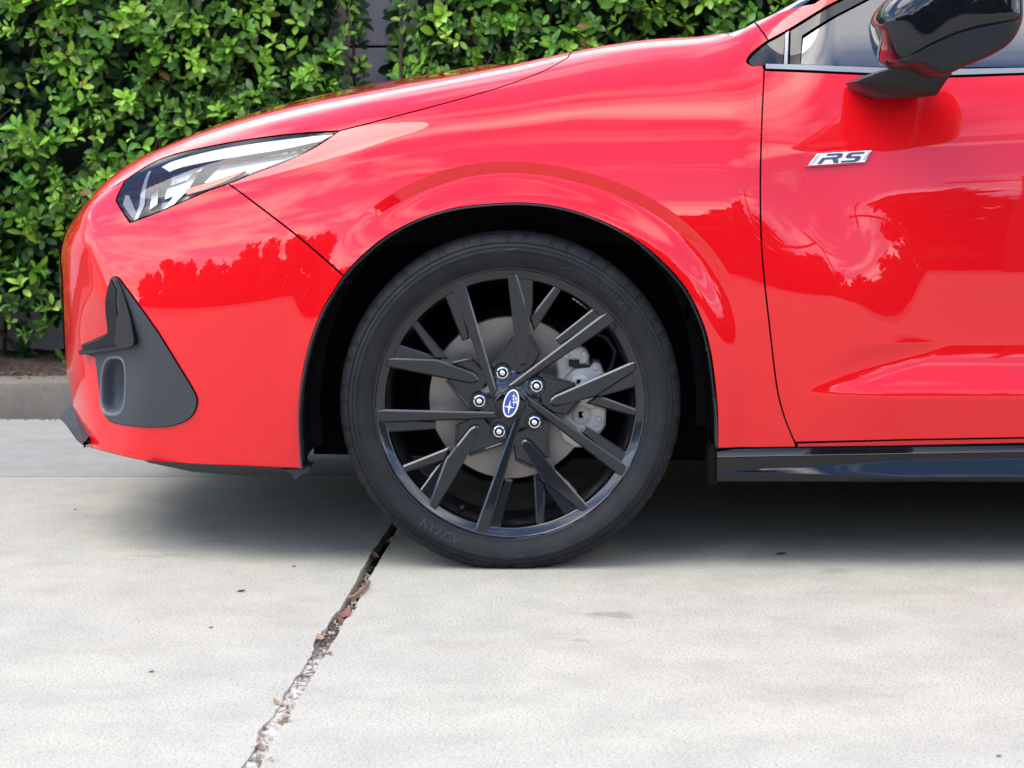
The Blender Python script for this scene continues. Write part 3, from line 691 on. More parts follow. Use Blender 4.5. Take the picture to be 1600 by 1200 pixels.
# ------------------------------------------------------------------ wheels
K = 1/838.
def lathe(name, prof_, m, parent, n=96, xz=(0, 0), sharp=40):
    bm = bmesh.new(); rings = []
    for (r, y) in prof_: rings.append([bm.verts.new((xz[0]+r*math.cos(2*PI*k/n), y, xz[1]+r*math.sin(2*PI*k/n))) for k in range(n)])
    for r0, r1 in zip(rings, rings[1:]):
        for k in range(n): bm.faces.new((r0[k-1], r0[k], r1[k], r1[k-1]))
    if prof_[0][0] < .03: bm.faces.new(rings[0])
    return bm_obj(name, bm, m, parent, True, sharp)
def rot(p, d): a = math.radians(d); return (p[0]*math.cos(a)-p[1]*math.sin(a), p[0]*math.sin(a)+p[1]*math.cos(a))
def make_wheel():
    w = empty('wheel', (0, 0, HUBZ), car); w.matrix_parent_inverse = inv
    # tyre (local coords: hub at the origin, y = world y)
    prof_ = [(.2395, .060), (.2500, .036), (.2545, .0285), (.2570, .0270), (.2590, .0262), (.2600, .0240), (.2625, .0225), (.270, .0165), (.278, .0135), (.2845, .0122), (.2852, .0104), (.2872, .0104), (.2880, .0126), (.2925, .0140), (.2930, .0128), (.2942, .0131), (.2947, .0152), (.3000, .0185), (.3005, .0166), (.3022, .0172), (.3028, .0208), (.3065, .0245), (.3105, .031), (.3140, .0400), (.3165, .0520), (.3175, .0650), (.3120, .0665), (.3120, .0735), (.3182, .0750), (.3185, .105), (.3120, .1065), (.3120, .1145), (.3185, .116), (.3185, .145), (.3120, .1465), (.3120, .155), (.3183, .156), (.3178, .19), (.315, .205), (.306, .218), (.285, .23), (.245, .21)]
    n = 72*7; V = []; Fc = []
    pr = np.array(prof_); pr[:, 0] += .0036*np.clip((pr[:, 0]-.262)/.05, 0, 1)
    for k in range(n):
        a = 2*PI*k/n; ph = (k+(k//7*5) % 3) % 7; r = pr[:, 0].copy(); y = pr[:, 1].copy()
        if ph in (0, 1):
            s_ = (r > .3034) & (y < .065); d = .0016 if ph == 0 else .0016
            r[s_] -= d; y[s_] += .0010
        sh = .0
        X = r*math.cos(a); Z = r*math.sin(a)
        fl = Z < -HUBZ+.0005
        b = np.clip((-HUBZ+.03-Z)/.03, 0, 1)*(y < .06)*(r > .262)
        y = y-.004*b*(np.clip((.318-r)/.05, 0, 1))
        Z = np.maximum(Z, -HUBZ+.0005)
        V += list(np.stack([X, y, Z], 1))
    m_ = len(pr)
    for k in range(n):
        for j in range(m_-1): Fc.append((k*m_+j, k*m_+j+1, ((k+1) % n)*m_+j+1, ((k+1) % n)*m_+j))
    t = mesh_obj('tyre', V, Fc, M['tyre'], w)
    bm = bmesh.new(); bm.from_mesh(t.data)
    for e in bm.edges:
        if len(e.link_faces) == 2 and e.calc_face_angle(0) > math.radians(24): e.smooth = False
    bm.to_mesh(t.data); bm.free()
    def side_y(r): return np.interp(r, pr[1:25, 0], pr[1:25, 1])
    def arc_text(s_, size, r0, deg, bold=.0006, spc=1.0):
        Vt, Ft = text_mesh(s_, size, bold, .0, 0, 3, spc); r = r0+Vt[:, 1]; a = math.radians(deg)-Vt[:, 0]/r0
        top = np.stack([r*np.cos(a), side_y(r)-.0009, r*np.sin(a)], 1)
        mesh_obj('sidewall_lettering', top, Ft, M['tyre_mark'], w, False)
    arc_text('YOKOHAMA', .0185, .2795, 50.5, .0005, 1.05)
    arc_text('ADVAN', .022, .2735, 241, .0008, 1.1)
    arc_text('225/40R18', .0125, .279, -4, .0002, 1.05)
    def arc_wedge(pts):
        top = []
        for (r, d) in pts: top.append((r*math.cos(math.radians(d)), side_y(r)-.0008, r*math.sin(math.radians(d))))
        mesh_obj('sidewall_mark', top, [tuple(range(len(top)))], M['tyre_mark'], w, False)
    for d0 in (0, 180):
        arc_wedge([(.2925, d0+86), (.2925, d0+90), (.2905, d0+95), (.2840, d0+101), (.285, d0+96.5), (.282, d0+94), (.2865, d0+91)])
        arc_wedge([(.2850, d0+65), (.2720, d0+68), (.2735, d0+75), (.2745, d0+70), (.2770, d0+68.5)])
        arc_wedge([(.2735, d0+101), (.2750, d0+96), (.2765, d0+92), (.2762, d0+97)])
    # rim: lip, ring, barrel
    lathe('rim_lip', [(.2400, .05), (.2540, .0440), (.2560, .0330), (.2558, .0300), (.2545, .0282), (.2528, .0285), (.2518, .0305), (.2500, .0325), (.2370, .0350), (.2350, .0365), (.2338, .040), (.2335, .060), (.2345, .07)], M['rim'], w, 144, sharp=50)
    lathe('barrel', [(.2375, .055), (.2345, .066), (.231, .085), (.2270, .12), (.2250, .17), (.2290, .20), (.2330, .205), (.2350, .225), (.2385, .228)], M['barrel'], w, 144)
    yf = lambda x, z: .0325+.020*(1-min(math.hypot(x, z)/.24, 1))**1.0
    A_ = [(-5, 207), (10, 206), (31, 131), (28, 70), (24.5, 62), (19, 59), (13.5, 62), (10, 70)]
    A2 = [(4, 206), (35, 204), (34.5, 126), (24, 131)]
    B_ = [(71, 188), (82, 183), (37, 113), (30, 135)]
    C_ = [(149, 145), (158, 142), (165, 132), (161, 127), (12, 26), (-6, 26)]
    C2 = [(133, 153), (152, 140), (78, 92), (70, 102)]
    ARM = [(-30, 58), (3, 106), (31, 106), (47, 78), (28, 44), (5, 20), (-14, 26)]
    for u in range(5):
        rr = lambda P_: [tuple(c*K for c in rot(p, -72*u)) for p in P_]
        bm = bmesh.new(); prism(bm, rr(A_), yf, .068, .0031); prism(bm, rr(A2), lambda x, z: yf(x, z)+.009*(1 if math.hypot(x, z) < .2 else .35), .066, .0025)
        bm_obj('spoke', bm, M['rim'], w, True, 18)
        bm = bmesh.new(); prism(bm, rr(B_), lambda x, z: yf(x, z)+.006, .064, .0032); bm_obj('branch_spoke', bm, M['rim'], w, True, 18)
        bm = bmesh.new(); prism(bm, rr(C_), yf, .072, .0032); prism(bm, rr(C2), lambda x, z: yf(x, z)+.0055, .066, .0025)
        bm_obj('spoke', bm, M['rim'], w, True, 18)
        bm = bmesh.new(); prism(bm, rr(ARM), lambda x, z: .066+.004*(1-math.hypot(x, z)/.12), .085, .002)
        # raised borders of the hub arm
        for (a, b) in (((-30, 58), (3, 106)), ((47, 78), (31, 106))):
            a = np.array(a); b = np.array(b); d = (b-a)/np.linalg.norm(b-a); nn = np.array([-d[1], d[0]])*2.2
            prism(bm, rr([tuple(a+nn), tuple(b+nn), tuple(b-nn), tuple(a-nn)]), .0585, .07, .001)
        bm_obj('hub_arm', bm, M['rim'], w, True, 18)
        la = rot((-12.5, 47.5), -72*u); lx, lz = la[0]*K, la[1]*K
        lathe('lug_seat', [(.0172, .067), (.0172, .0600), (.0160, .0585), (.0147, .0590), (.0140, .064), (.013, .072), (.002, .073)], M['rim'], w, 32, (lx, lz))
        lathe('lug_nut', [(.0012, .0475), (.0035, .0480), (.0058, .0500), (.0066, .0530), (.0088, .0555), (.0092, .0575), (.0110, .0580), (.0112, .0640), (.0108, .074)], M['chrome'], w, 24, (lx, lz))
    lathe('hub', [(.030, .050), (.034, .0515), (.0345, .058), (.052, .062), (.060, .068), (.062, .09)], M['rim'], w, 60)
    lathe('center_cap', [(.001, .0452), (.022, .0458), (.0282, .0475), (.0300, .0495), (.0304, .056)], M['gloss_black'], w, 60)
    # emblem
    def ell(a, b, y, n=48, tilt=-14):
        t = math.radians(tilt); return [((a*math.cos(q)*math.cos(t)-b*math.sin(q)*math.sin(t))+.0012, y, a*math.cos(q)*math.sin(t)+b*math.sin(q)*math.cos(t)) for q in np.linspace(0, 2*PI, n, False)]
    n = 48
    mesh_obj('emblem_field', ell(.0118, .0240, .0446), [tuple(range(n))], M['emblem_blue'], w, False)
    V = ell(.0144, .0270, .0448)+ell(.0141, .0266, .0438)+ell(.0122, .0245, .0438)+ell(.0118, .0240, .0446)
    mesh_obj('emblem_ring', V, [(i*n+k, i*n+(k+1) % n, (i+1)*n+(k+1) % n, (i+1)*n+k) for i in range(3) for k in range(n)], M['emblem_white'], w, False)
    for (sx, sz, s_) in ((-14, -30, 1.0), (22, 62, .46), (42, 42, .42), (20, 38, .38), (46, 12, .46), (24, 8, .46)):
        L = .0098*s_; cx, cz = .0012+sx*K/5.333*1.02, sz*K/5.333*1.0
        V = []; 
        for k in range(8):
            q = math.radians(k*45+90-8); r_ = (L*(1.45 if k in (0, 4) else 1)) if k % 2 == 0 else L*.24; V.append((cx+r_*math.cos(q), .0441, cz+r_*math.sin(q)))
        mesh_obj('emblem_star', V+[(cx, .0436, cz)], [(k, (k+1) % 8, 8) for k in range(8)], M['emblem_white'], w, False)
    # valve
    bm = bmesh.new(); v0 = Vector((-77*K, .078, -168*K)); tube(bm, [v0+Vector((0, .02, -.012)), v0+Vector((.0, .004, -.002)), v0+Vector((0, -.006, 0))], [.0055, .0052, .0045], 12)
    tube(bm, [v0+Vector((0, -.006, 0)), v0+Vector((0, -.018, .001)), v0+Vector((0, -.020, .001))], [.0058, .0055, .004], 12)
    bm_obj('valve', bm, M['satin_black'], w)
    # balance weights
    bm = bmesh.new()
    for d in np.linspace(58, 47, 6):
        a = math.radians(d); r = .2265; a2 = math.radians(d-1.6)
        p = [(r*math.cos(a), r*math.sin(a)), (r*math.cos(a2), r*math.sin(a2)), ((r-.0035)*math.cos(a2), (r-.0035)*math.sin(a2)), ((r-.0035)*math.cos(a), (r-.0035)*math.sin(a))]
        prism(bm, p, .150, .172)
    bm_obj('balance_weight', bm, M['silver'], w, False)
    # brake
    lathe('brake_disc', [(.072, .138), (.0735, .1375), (.155, .1375), (.1565, .139), (.1565, .147), (.154, .148), (.154, .152), (.1565, .153), (.1565, .160), (.07, .161)], M['disc'], w, 120)
    lathe('disc_hat', [(.02, .098), (.066, .100), (.071, .104), (.0725, .138)], M['hat'], w, 60)
    lathe('dust_shield', [(.06, .166), (.168, .166), (.172, .163), (.172, .170)], M['void'], w, 60)
    return w
def cpx(pts, y):   # photo points relative to the hub, at depth y
    h = []
    for a, b in pts:
        q = onY(a, b, y); h.append((q[0], q[2]-HUBZ))
    return h
wheel = make_wheel()
cal = wheel
bm = bmesh.new()
prism(bm, cpx([(868, 563), (878, 548), (908, 542), (916, 546), (921, 556), (919, 568), (900, 574), (884, 590), (880, 604), (872, 600)], .12), .118, .19, .004)
prism(bm, cpx([(884, 590), (900, 574), (930, 565), (938, 568), (943, 580), (941, 600), (930, 640), (880, 640), (880, 604)], .12), .110, .19, .004)
prism(bm, cpx([(880, 632), (935, 634), (947, 640), (946, 664), (938, 676), (905, 672), (880, 655)], .12), .112, .19, .004)
prism(bm, cpx([(872, 672), (884, 668), (905, 690), (912, 700), (896, 700), (880, 690)], .12), .128, .19, .003)
for cx, cy, rr_ in ((884, 556, .006), (912, 553, .005), (931, 575, .005), (936, 655, .006), (889, 640, .005)):
    q = cpx([(cx, cy)], .11)[0]; prism(bm, [(q[0]+rr_*math.cos(t), q[1]+rr_*math.sin(t)) for t in np.linspace(0, 2*PI, 7)[:-1]], .1055, .13, .001)
prism(bm, cpx([(886, 606), (940, 606), (940, 611), (886, 611)], .11), .1075, .12, .001); prism(bm, cpx([(900, 668), (942, 660), (942, 664), (900, 672)], .11), .1095, .12, .001)
bm_obj('brake_caliper', bm, M['caliper'], wheel, True, 30)
bm = bmesh.new(); tube(bm, [tuple(np.array([q[0], y_, q[1]])) for q, y_ in zip(cpx([(942, 590), (955, 575), (962, 550), (950, 530), (925, 520)], .15), (.14, .145, .15, .16, .18))], .005, 8); bm_obj('brake_hose', bm, M['liner'], wheel)
for cx, cy in ((905, 598), (908, 648)):
    q = cpx([(cx, cy)], .11)[0]
    lathe('caliper_piston', [(.001, .1055), (.0155, .1055), (.0180, .1075), (.0180, .118)], M['caliper'], wheel, 32, q)
    bm = bmesh.new(); prism(bm, cpx([(cx-4, cy-5), (cx+4, cy-5), (cx+1, cy-1), (cx+4, cy+5), (cx-4, cy+5)], .105), .1045, .1065); bm_obj('piston_mark', bm, M['void'], wheel, False)
bm = bmesh.new(); prism(bm, cpx([(889, 562), (905, 562), (906, 569), (920, 570), (926, 563), (926, 568), (921, 574), (903, 575), (889, 572)], .112), .108, .12, .001); bm_obj('pad_clip', bm, M['satin_black'], wheel)
def copy_tree(o, parent, f):
    c = o.copy(); _link(c, parent); c.matrix_parent_inverse = o.matrix_parent_inverse.copy()
    for ch in list(o.children): copy_tree(ch, c, f)
    return c
w2 = copy_tree(wheel, car, None); w2.location = (2.67, 0, HUBZ)
for base in (wheel, w2):
    c = copy_tree(base, car, None); c.rotation_euler = (0, 0, PI); c.location = (base.location.x, 2*YC, HUBZ)

# ------------------------------------------------------------------ ground
def gpt(px_, py_):   # photo point on the ground
    d = ray(px_, py_); t = -CH/d[2]; return CAM+d*t
g1, g2 = gpt(607, 838), gpt(392, 1200)
jdir = (g2-g1)[:2]/np.linalg.norm((g2-g1)[:2])
jx = lambda y: g1[0]+(y-g1[1])*jdir[0]/jdir[1]
print('joint', g1, g2)
YK = 2.32; YJ = 1.19
def concrete(name, base, warm, dark, scale=1.0):
    m = mat(name, base, .82, spec=.25); nt = m.node_tree; v = objvec(nt)
    big = noise(nt, 1.1*scale, 5, .6, v, .4); mid = noise(nt, 7*scale, 6, .65, v); fine = noise(nt, 230*scale, 3, .7, v)
    c = mix(nt, ramp(nt, big, [(.35, 0.0), (.65, 1.0)]), base, warm)
    c = mix(nt, ramp(nt, mid, [(.38, 0.0), (.68, .6)]), c, tuple(x*.76 for x in base))
    c = mix(nt, ramp(nt, fine, [(.36, .8), (.50, 0.0)]), c, tuple(x*.45 for x in base))
    c = mix(nt, ramp(nt, noise(nt, 120*scale, 2, .5, v), [(.70, 0.0), (.76, .7)]), c, dark)
    st = noise(nt, 2.6*scale, 7, .7, v, .8)
    c = mix(nt, ramp(nt, st, [(.66, 0.0), (.70, .5)]), c, (.24, .215, .175))
    if name == 'concrete_slab':
        for (cx, cy, rx, ry, am) in STAINS:
            mp = N(nt, 'ShaderNodeMapping'); mp.inputs['Location'].default_value = (-cx/rx, -cy/ry, 0); mp.inputs['Scale'].default_value = (1/rx, 1/ry, 1); nt.links.new(v, mp.inputs['Vector'])
            L = N(nt, 'ShaderNodeVectorMath', operation='LENGTH'); nt.links.new(mp.outputs[0], L.inputs[0])
            q = mth(nt, 'ADD', L.outputs['Value'], mth(nt, 'MULTIPLY', noise(nt, 26, 6, .75, v), 1.3))
            c = mix(nt, ramp(nt, q, [(.0, am), (.86, am), (1.0, 0.0)]), c, (.25, .225, .17))
    # aggregate: fine pits and pale grains
    vo = N(nt, 'ShaderNodeTexVoronoi'); vo.inputs['Scale'].default_value = 210*scale; nt.links.new(v, vo.inputs['Vector'])
    c = mix(nt, ramp(nt, vo.outputs['Distance'], [(.0, .35), (.18, 0.0)]), c, (.12, .11, .10))
    nt.links.new(c, P(m).inputs['Base Color'])
    b = mix(nt, .5, fine, noise(nt, 60*scale, 5, .7, v)); bump(m, b, .35, .004)
    return m
STAINS = []
for (a, b, rx, ry, am) in ((962, 962, .075, .05, .75), (905, 1000, .03, .02, .6), (250, 868, .12, .035, .35), (700, 1010, .16, .07, .14), (1290, 1085, .22, .10, .16), (140, 1010, .25, .10, .14), (1380, 925, .25, .06, .15)):
    q = gpt(a, b); STAINS.append((q[0], q[1], rx*1.7, ry*1.7, am))
M['slab'] = concrete('concrete_slab', (.41, .395, .33), (.46, .435, .35), (.10, .095, .09))
M['gutter'] = concrete('concrete_gutter', (.34, .335, .30), (.38, .37, .325), (.10, .1, .1), 1.2)
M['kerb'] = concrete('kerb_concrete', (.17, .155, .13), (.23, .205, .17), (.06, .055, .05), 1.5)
M['soil'] = mat('soil', (.045, .032, .024), .95); nt = M['soil'].node_tree; v = objvec(nt)
nt.links.new(ramp(nt, noise(nt, 70, 6, .7, v), [(.35, (.02, .015, .012)), (.55, (.07, .045, .03)), (.7, (.16, .11, .07))]), P(M['soil']).inputs['Base Color']); bump(M['soil'], noise(nt, 90, 5, .7, v), 1, .01)
M['asphalt'] = mat('far_ground', (.22, .215, .205), .9)
def jag(n, amp, seed):
    r = np.random.default_rng(seed); o = np.zeros(n); f = 1
    for k in range(5):
        c = max(3, int(n/(40/2**k))); o += np.interp(np.linspace(0, 1, n), np.linspace(0, 1, c), r.normal(0, 1, c))*amp/(1.5**k); 
    return o
def slab(name, outline, m, zb=-.06, ch=.003):
    bm = bmesh.new(); n = len(outline); c = np.mean(outline, 0)
    top = [bm.verts.new((x, y, 0)) for x, y in outline]; bot = [bm.verts.new((x, y, zb)) for x, y in outline]
    bm.faces.new(top)
    for k in range(n): bm.faces.new((top[k-1], top[k], bot[k], bot[k-1]))
    return tag(bm_obj(name, bm, m, None, False), kind='structure')
YF = -16
yy = np.concatenate([np.linspace(YF, -1.9, 12), np.linspace(-1.85, YJ-.004, 420)])
ln = len(yy); w_ = .0105
def edge(s, seed):
    a = jag(ln, .0030, seed); chip = np.maximum(jag(ln, .006, seed+9)-.006, 0)
    return [(jx(y)+s*(w_+chip[i])+a[i]*.6, y) for i, y in enumerate(yy)]
El, Er = edge(-1, 3), edge(1, 5)
slab('concrete_slab', [(-14, YF)]+El+[(-14, YJ-.004)], M['slab'])
slab('concrete_slab', [(14, YF)]+Er+[(14, YJ-.004)], M['slab'])
slab('gutter', [(-14, YJ+.003), (14, YJ+.003), (14, YK+.02), (-14, YK+.02)], M['gutter'])
bm = bmesh.new(); vs = [bm.verts.new(p) for p in ((-400, -400, -.045), (400, -400, -.045), (400, 400, -.045), (-400, 400, -.045))]; bm.faces.new(vs)
tag(bm_obj('ground', bm, M['asphalt'], None, False), kind='structure')
# old sealant and grit filling the joint
M['fill'] = mat('joint_fill', (.5, .48, .45), .9); nt = M['fill'].node_tree; v = objvec(nt)
f1 = ramp(nt, noise(nt, 55, 6, .75, v, 1.0), [(.34, (.04, .03, .02)), (.41, (.20, .14, .10)), (.47, (.45, .41, .35)), (.6, (.62, .59, .54))])
sepn = N(nt, 'ShaderNodeSeparateXYZ'); nt.links.new(v, sepn.inputs[0])
fy = mth(nt, 'ADD', mth(nt, 'MULTIPLY', sepn.outputs[1], 1.4), mth(nt, 'MULTIPLY', noise(nt, 12, 3, .5, v), .8))
nt.links.new(mix(nt, ramp(nt, mth(nt, 'ADD', fy, 1.0), [(.35, 0.0), (.62, 1.0)]), f1, ramp(nt, noise(nt, 90, 5, .7, v), [(.4, (.012, .009, .007)), (.6, (.07, .04, .028)), (.72, (.25, .2, .17))])), P(M['fill']).inputs['Base Color'])
bump(M['fill'], noise(nt, 120, 5, .7, v), 1, .006)
V, Fc = [], []
ys_ = np.linspace(-2.2, YJ, 700); cols = 9
hh = rng.normal(0, 1, (700, cols)); 
for i, y in enumerate(ys_):
    dep = -.0035-.022*ss(-.75, .1, y)
    for j in range(cols):
        V.append((jx(y)+(j/(cols-1)-.5)*.050, y, min(dep+.0022*hh[i, j]+.002*math.sin(y*31+j), -.0015)))
for i in range(699):
    for j in range(cols-1): Fc.append((i*cols+j, i*cols+j+1, (i+1)*cols+j+1, (i+1)*cols+j))
tag(mesh_obj('joint_filler', V, Fc, M['fill'], None), kind='structure')
# kerb
bm = bmesh.new()
xsK = np.linspace(-8, 10, 361); jg = jag(361, .0035, 21)
prof_k = [(YK+.004, -.05), (YK, .02), (YK-.0, .085), (YK+.006, .100), (YK+.018, .108), (YK+.13, .110), (YK+.13, -.05)]
rings = [[bm.verts.new((x, y+jg[i]*(1 if k < 5 else 0), z+jg[(i+7) % 361]*.5*(k in (3, 4, 5)))) for k, (y, z) in enumerate(prof_k)] for i, x in enumerate(xsK)]
for r0, r1 in zip(rings, rings[1:]):
    for k in range(len(prof_k)-1): bm.faces.new((r0[k], r0[k+1], r1[k+1], r1[k]))
kerb = bm_obj('kerb', bm, M['kerb']); tag(kerb, kind='structure')
bm = bmesh.new(); nx_, ny_ = 300, 24
gr = [[bm.verts.new((-8+18*i/nx_, YK+.125+j*.9/ny_, .095+.05*ss(0, 6, j)+rng.normal(0, .007))) for j in range(ny_+1)] for i in range(nx_+1)]
for i in range(nx_):
    for j in range(ny_): bm.faces.new((gr[i][j], gr[i+1][j], gr[i+1][j+1], gr[i][j+1]))
tag(bm_obj('soil_bed', bm, M['soil']), kind='structure')
# garden wall of large grey blocks behind the hedge
M['wall'] = mat('wall_block', (.27, .26, .265), .85); nt = M['wall'].node_tree; v = objvec(nt)
nt.links.new(mix(nt, ramp(nt, noise(nt, 5, 6, .65, v), [(.35, 0.0), (.7, 1.0)]), (.60, .57, .57), (.48, .455, .455)), P(M['wall']).inputs['Base Color']); bump(M['wall'], noise(nt, 160, 4, .7, v), .5, .003)
YW = 2.96
wall = empty('garden_wall', (0, YW, 0)); tag(wall, 'grey block wall glimpsed in the gap between the two hedges', 'wall')
zj = onY(590, 73, YW)[2]; print('wall joint z', zj)
bm = bmesh.new(); zc = zj-.40*5
while zc < 2.3:
    for k in range(-8, 12):
        x0 = k*.9+(.45 if round((zc-zj)/.4) % 2 else 0)+.15
        z0b, z1b = max(zc+.004, -.04), zc+.396
        if z1b < 0: continue
        prism(bm, [(x0+.0006, z0b), (x0+.8994, z0b), (x0+.8994, z1b), (x0+.0006, z1b)], 0.0, .1, .003)
    zc += .40
o = bm_obj('blocks', bm, M['wall'], wall, False)
bm = bmesh.new(); prism(bm, [(-7.2, -.04), (10.6, -.04), (10.6, 2.3), (-7.2, 2.3)], .008, .09); bm_obj('mortar', bm, M['void'], wall, False)
# ------------------------------------------------------------------ hedges
def leafmat(name):
    m = bpy.data.materials.new(name); m.use_nodes = True; nt = m.node_tree; p = P(m)
    at = N(nt, 'ShaderNodeAttribute', attribute_name='tint'); 
    nt.links.new(at.outputs['Color'], p.inputs['Base Color']); p.inputs['Roughness'].default_value = .33
    p.inputs['Specular IOR Level'].default_value = .42
    tr = N(nt, 'ShaderNodeBsdfTranslucent'); mx = N(nt, 'ShaderNodeMixShader'); mx.inputs[0].default_value = .22
    hs = N(nt, 'ShaderNodeHueSaturation'); hs.inputs['Value'].default_value = 1.5; hs.inputs['Saturation'].default_value = 1.1; nt.links.new(at.outputs['Color'], hs.inputs['Color'])
    nt.links.new(hs.outputs[0], tr.inputs[0]); o = nt.nodes['Material Output']
    nt.links.new(p.outputs[0], mx.inputs[1]); nt.links.new(tr.outputs[0], mx.inputs[2]); nt.links.new(mx.outputs[0], o.inputs[0]); return m
M['leaf'] = leafmat('hedge_leaf')
M['twig'] = mat('twig_bark', (.06, .042, .03), .8)
M['core'] = mat('hedge_core_shade', (.008, .014, .006), .9)  # near-black colour stands in for the shade deep in the hedge
# leaf template, length 1 along +x, folded about the midrib, tip curling down
tt = np.array([0, .18, .42, .68, .88, 1.0]); ww = np.array([.03, .16, .26, .25, .14, .0])
def leaf_verts(fold, curl):
    v = []
    for t, w in zip(tt, ww):
        x = t; z = -curl*t*t
        v += [(x, -w, z+w*fold), (x, 0, z), (x, w, z+w*fold)]
    return np.array(v)
LF = []
for i in range(len(tt)-1):
    LF += [(i*3, i*3+1, i*3+4, i*3+3), (i*3+1, i*3+2, i*3+5, i*3+4)]
LF = np.array(LF)
def build_leaves(name, pos, dirs, ups, length, tint, m, parent, lod=False):
    n = len(pos); 
    x = dirs/np.linalg.norm(dirs, axis=1, keepdims=True); y = np.cross(ups, x); y /= np.maximum(np.linalg.norm(y, axis=1, keepdims=True), 1e-6); z = np.cross(x, y)
    T = [leaf_verts(f, c) for f, c in ((.25, .12), (.45, .25), (.12, .3), (.35, -.08))]
    which = rng.integers(0, 4, n); base = np.array(T)[which]; k = base.shape[1]
    wid = rng.uniform(.85, 1.2, n)
    V = pos[:, None]+length[:, None, None]*(base[:, :, 0:1]*x[:, None]+base[:, :, 1:2]*wid[:, None, None]*y[:, None]+base[:, :, 2:3]*z[:, None])
    V = V.reshape(-1, 3); Fq = (LF[None]+(np.arange(n)*k)[:, None, None]).reshape(-1, 4)
    me = bpy.data.meshes.new(name); me.vertices.add(len(V)); me.vertices.foreach_set('co', V.ravel())
    me.loops.add(Fq.size); me.loops.foreach_set('vertex_index', Fq.ravel()); me.polygons.add(len(Fq)); me.polygons.foreach_set('loop_start', np.arange(len(Fq))*4)
    me.update(calc_edges=True); me.polygons.foreach_set('use_smooth', [True]*len(Fq))
    ca = me.color_attributes.new('tint', 'FLOAT_COLOR', 'POINT'); col = np.ones((n, k, 4)); col[:, :, :3] = tint[:, None]
    rib = np.zeros(k); rib[1::3] = 1; col[:, :, :3] *= (1+.25*rib)[None, :, None]
    ca.data.foreach_set('color', col.ravel()); me.materials.append(m)
    return _link(bpy.data.objects.new(name, me), parent)
def vnoise(x, z, s, seed):
    r = np.random.default_rng(seed); G = r.random((64, 64)); X = (x/s) % 63; Z = (z/s) % 63
    i, j = X.astype(int), Z.astype(int); f, g = X-i, Z-j; f = f*f*(3-2*f); g = g*g*(3-2*g)
    return (G[i, j]*(1-f)*(1-g)+G[(i+1) % 64, j]*f*(1-g)+G[i, (j+1) % 64]*(1-f)*g+G[(i+1) % 64, (j+1) % 64]*f*g)
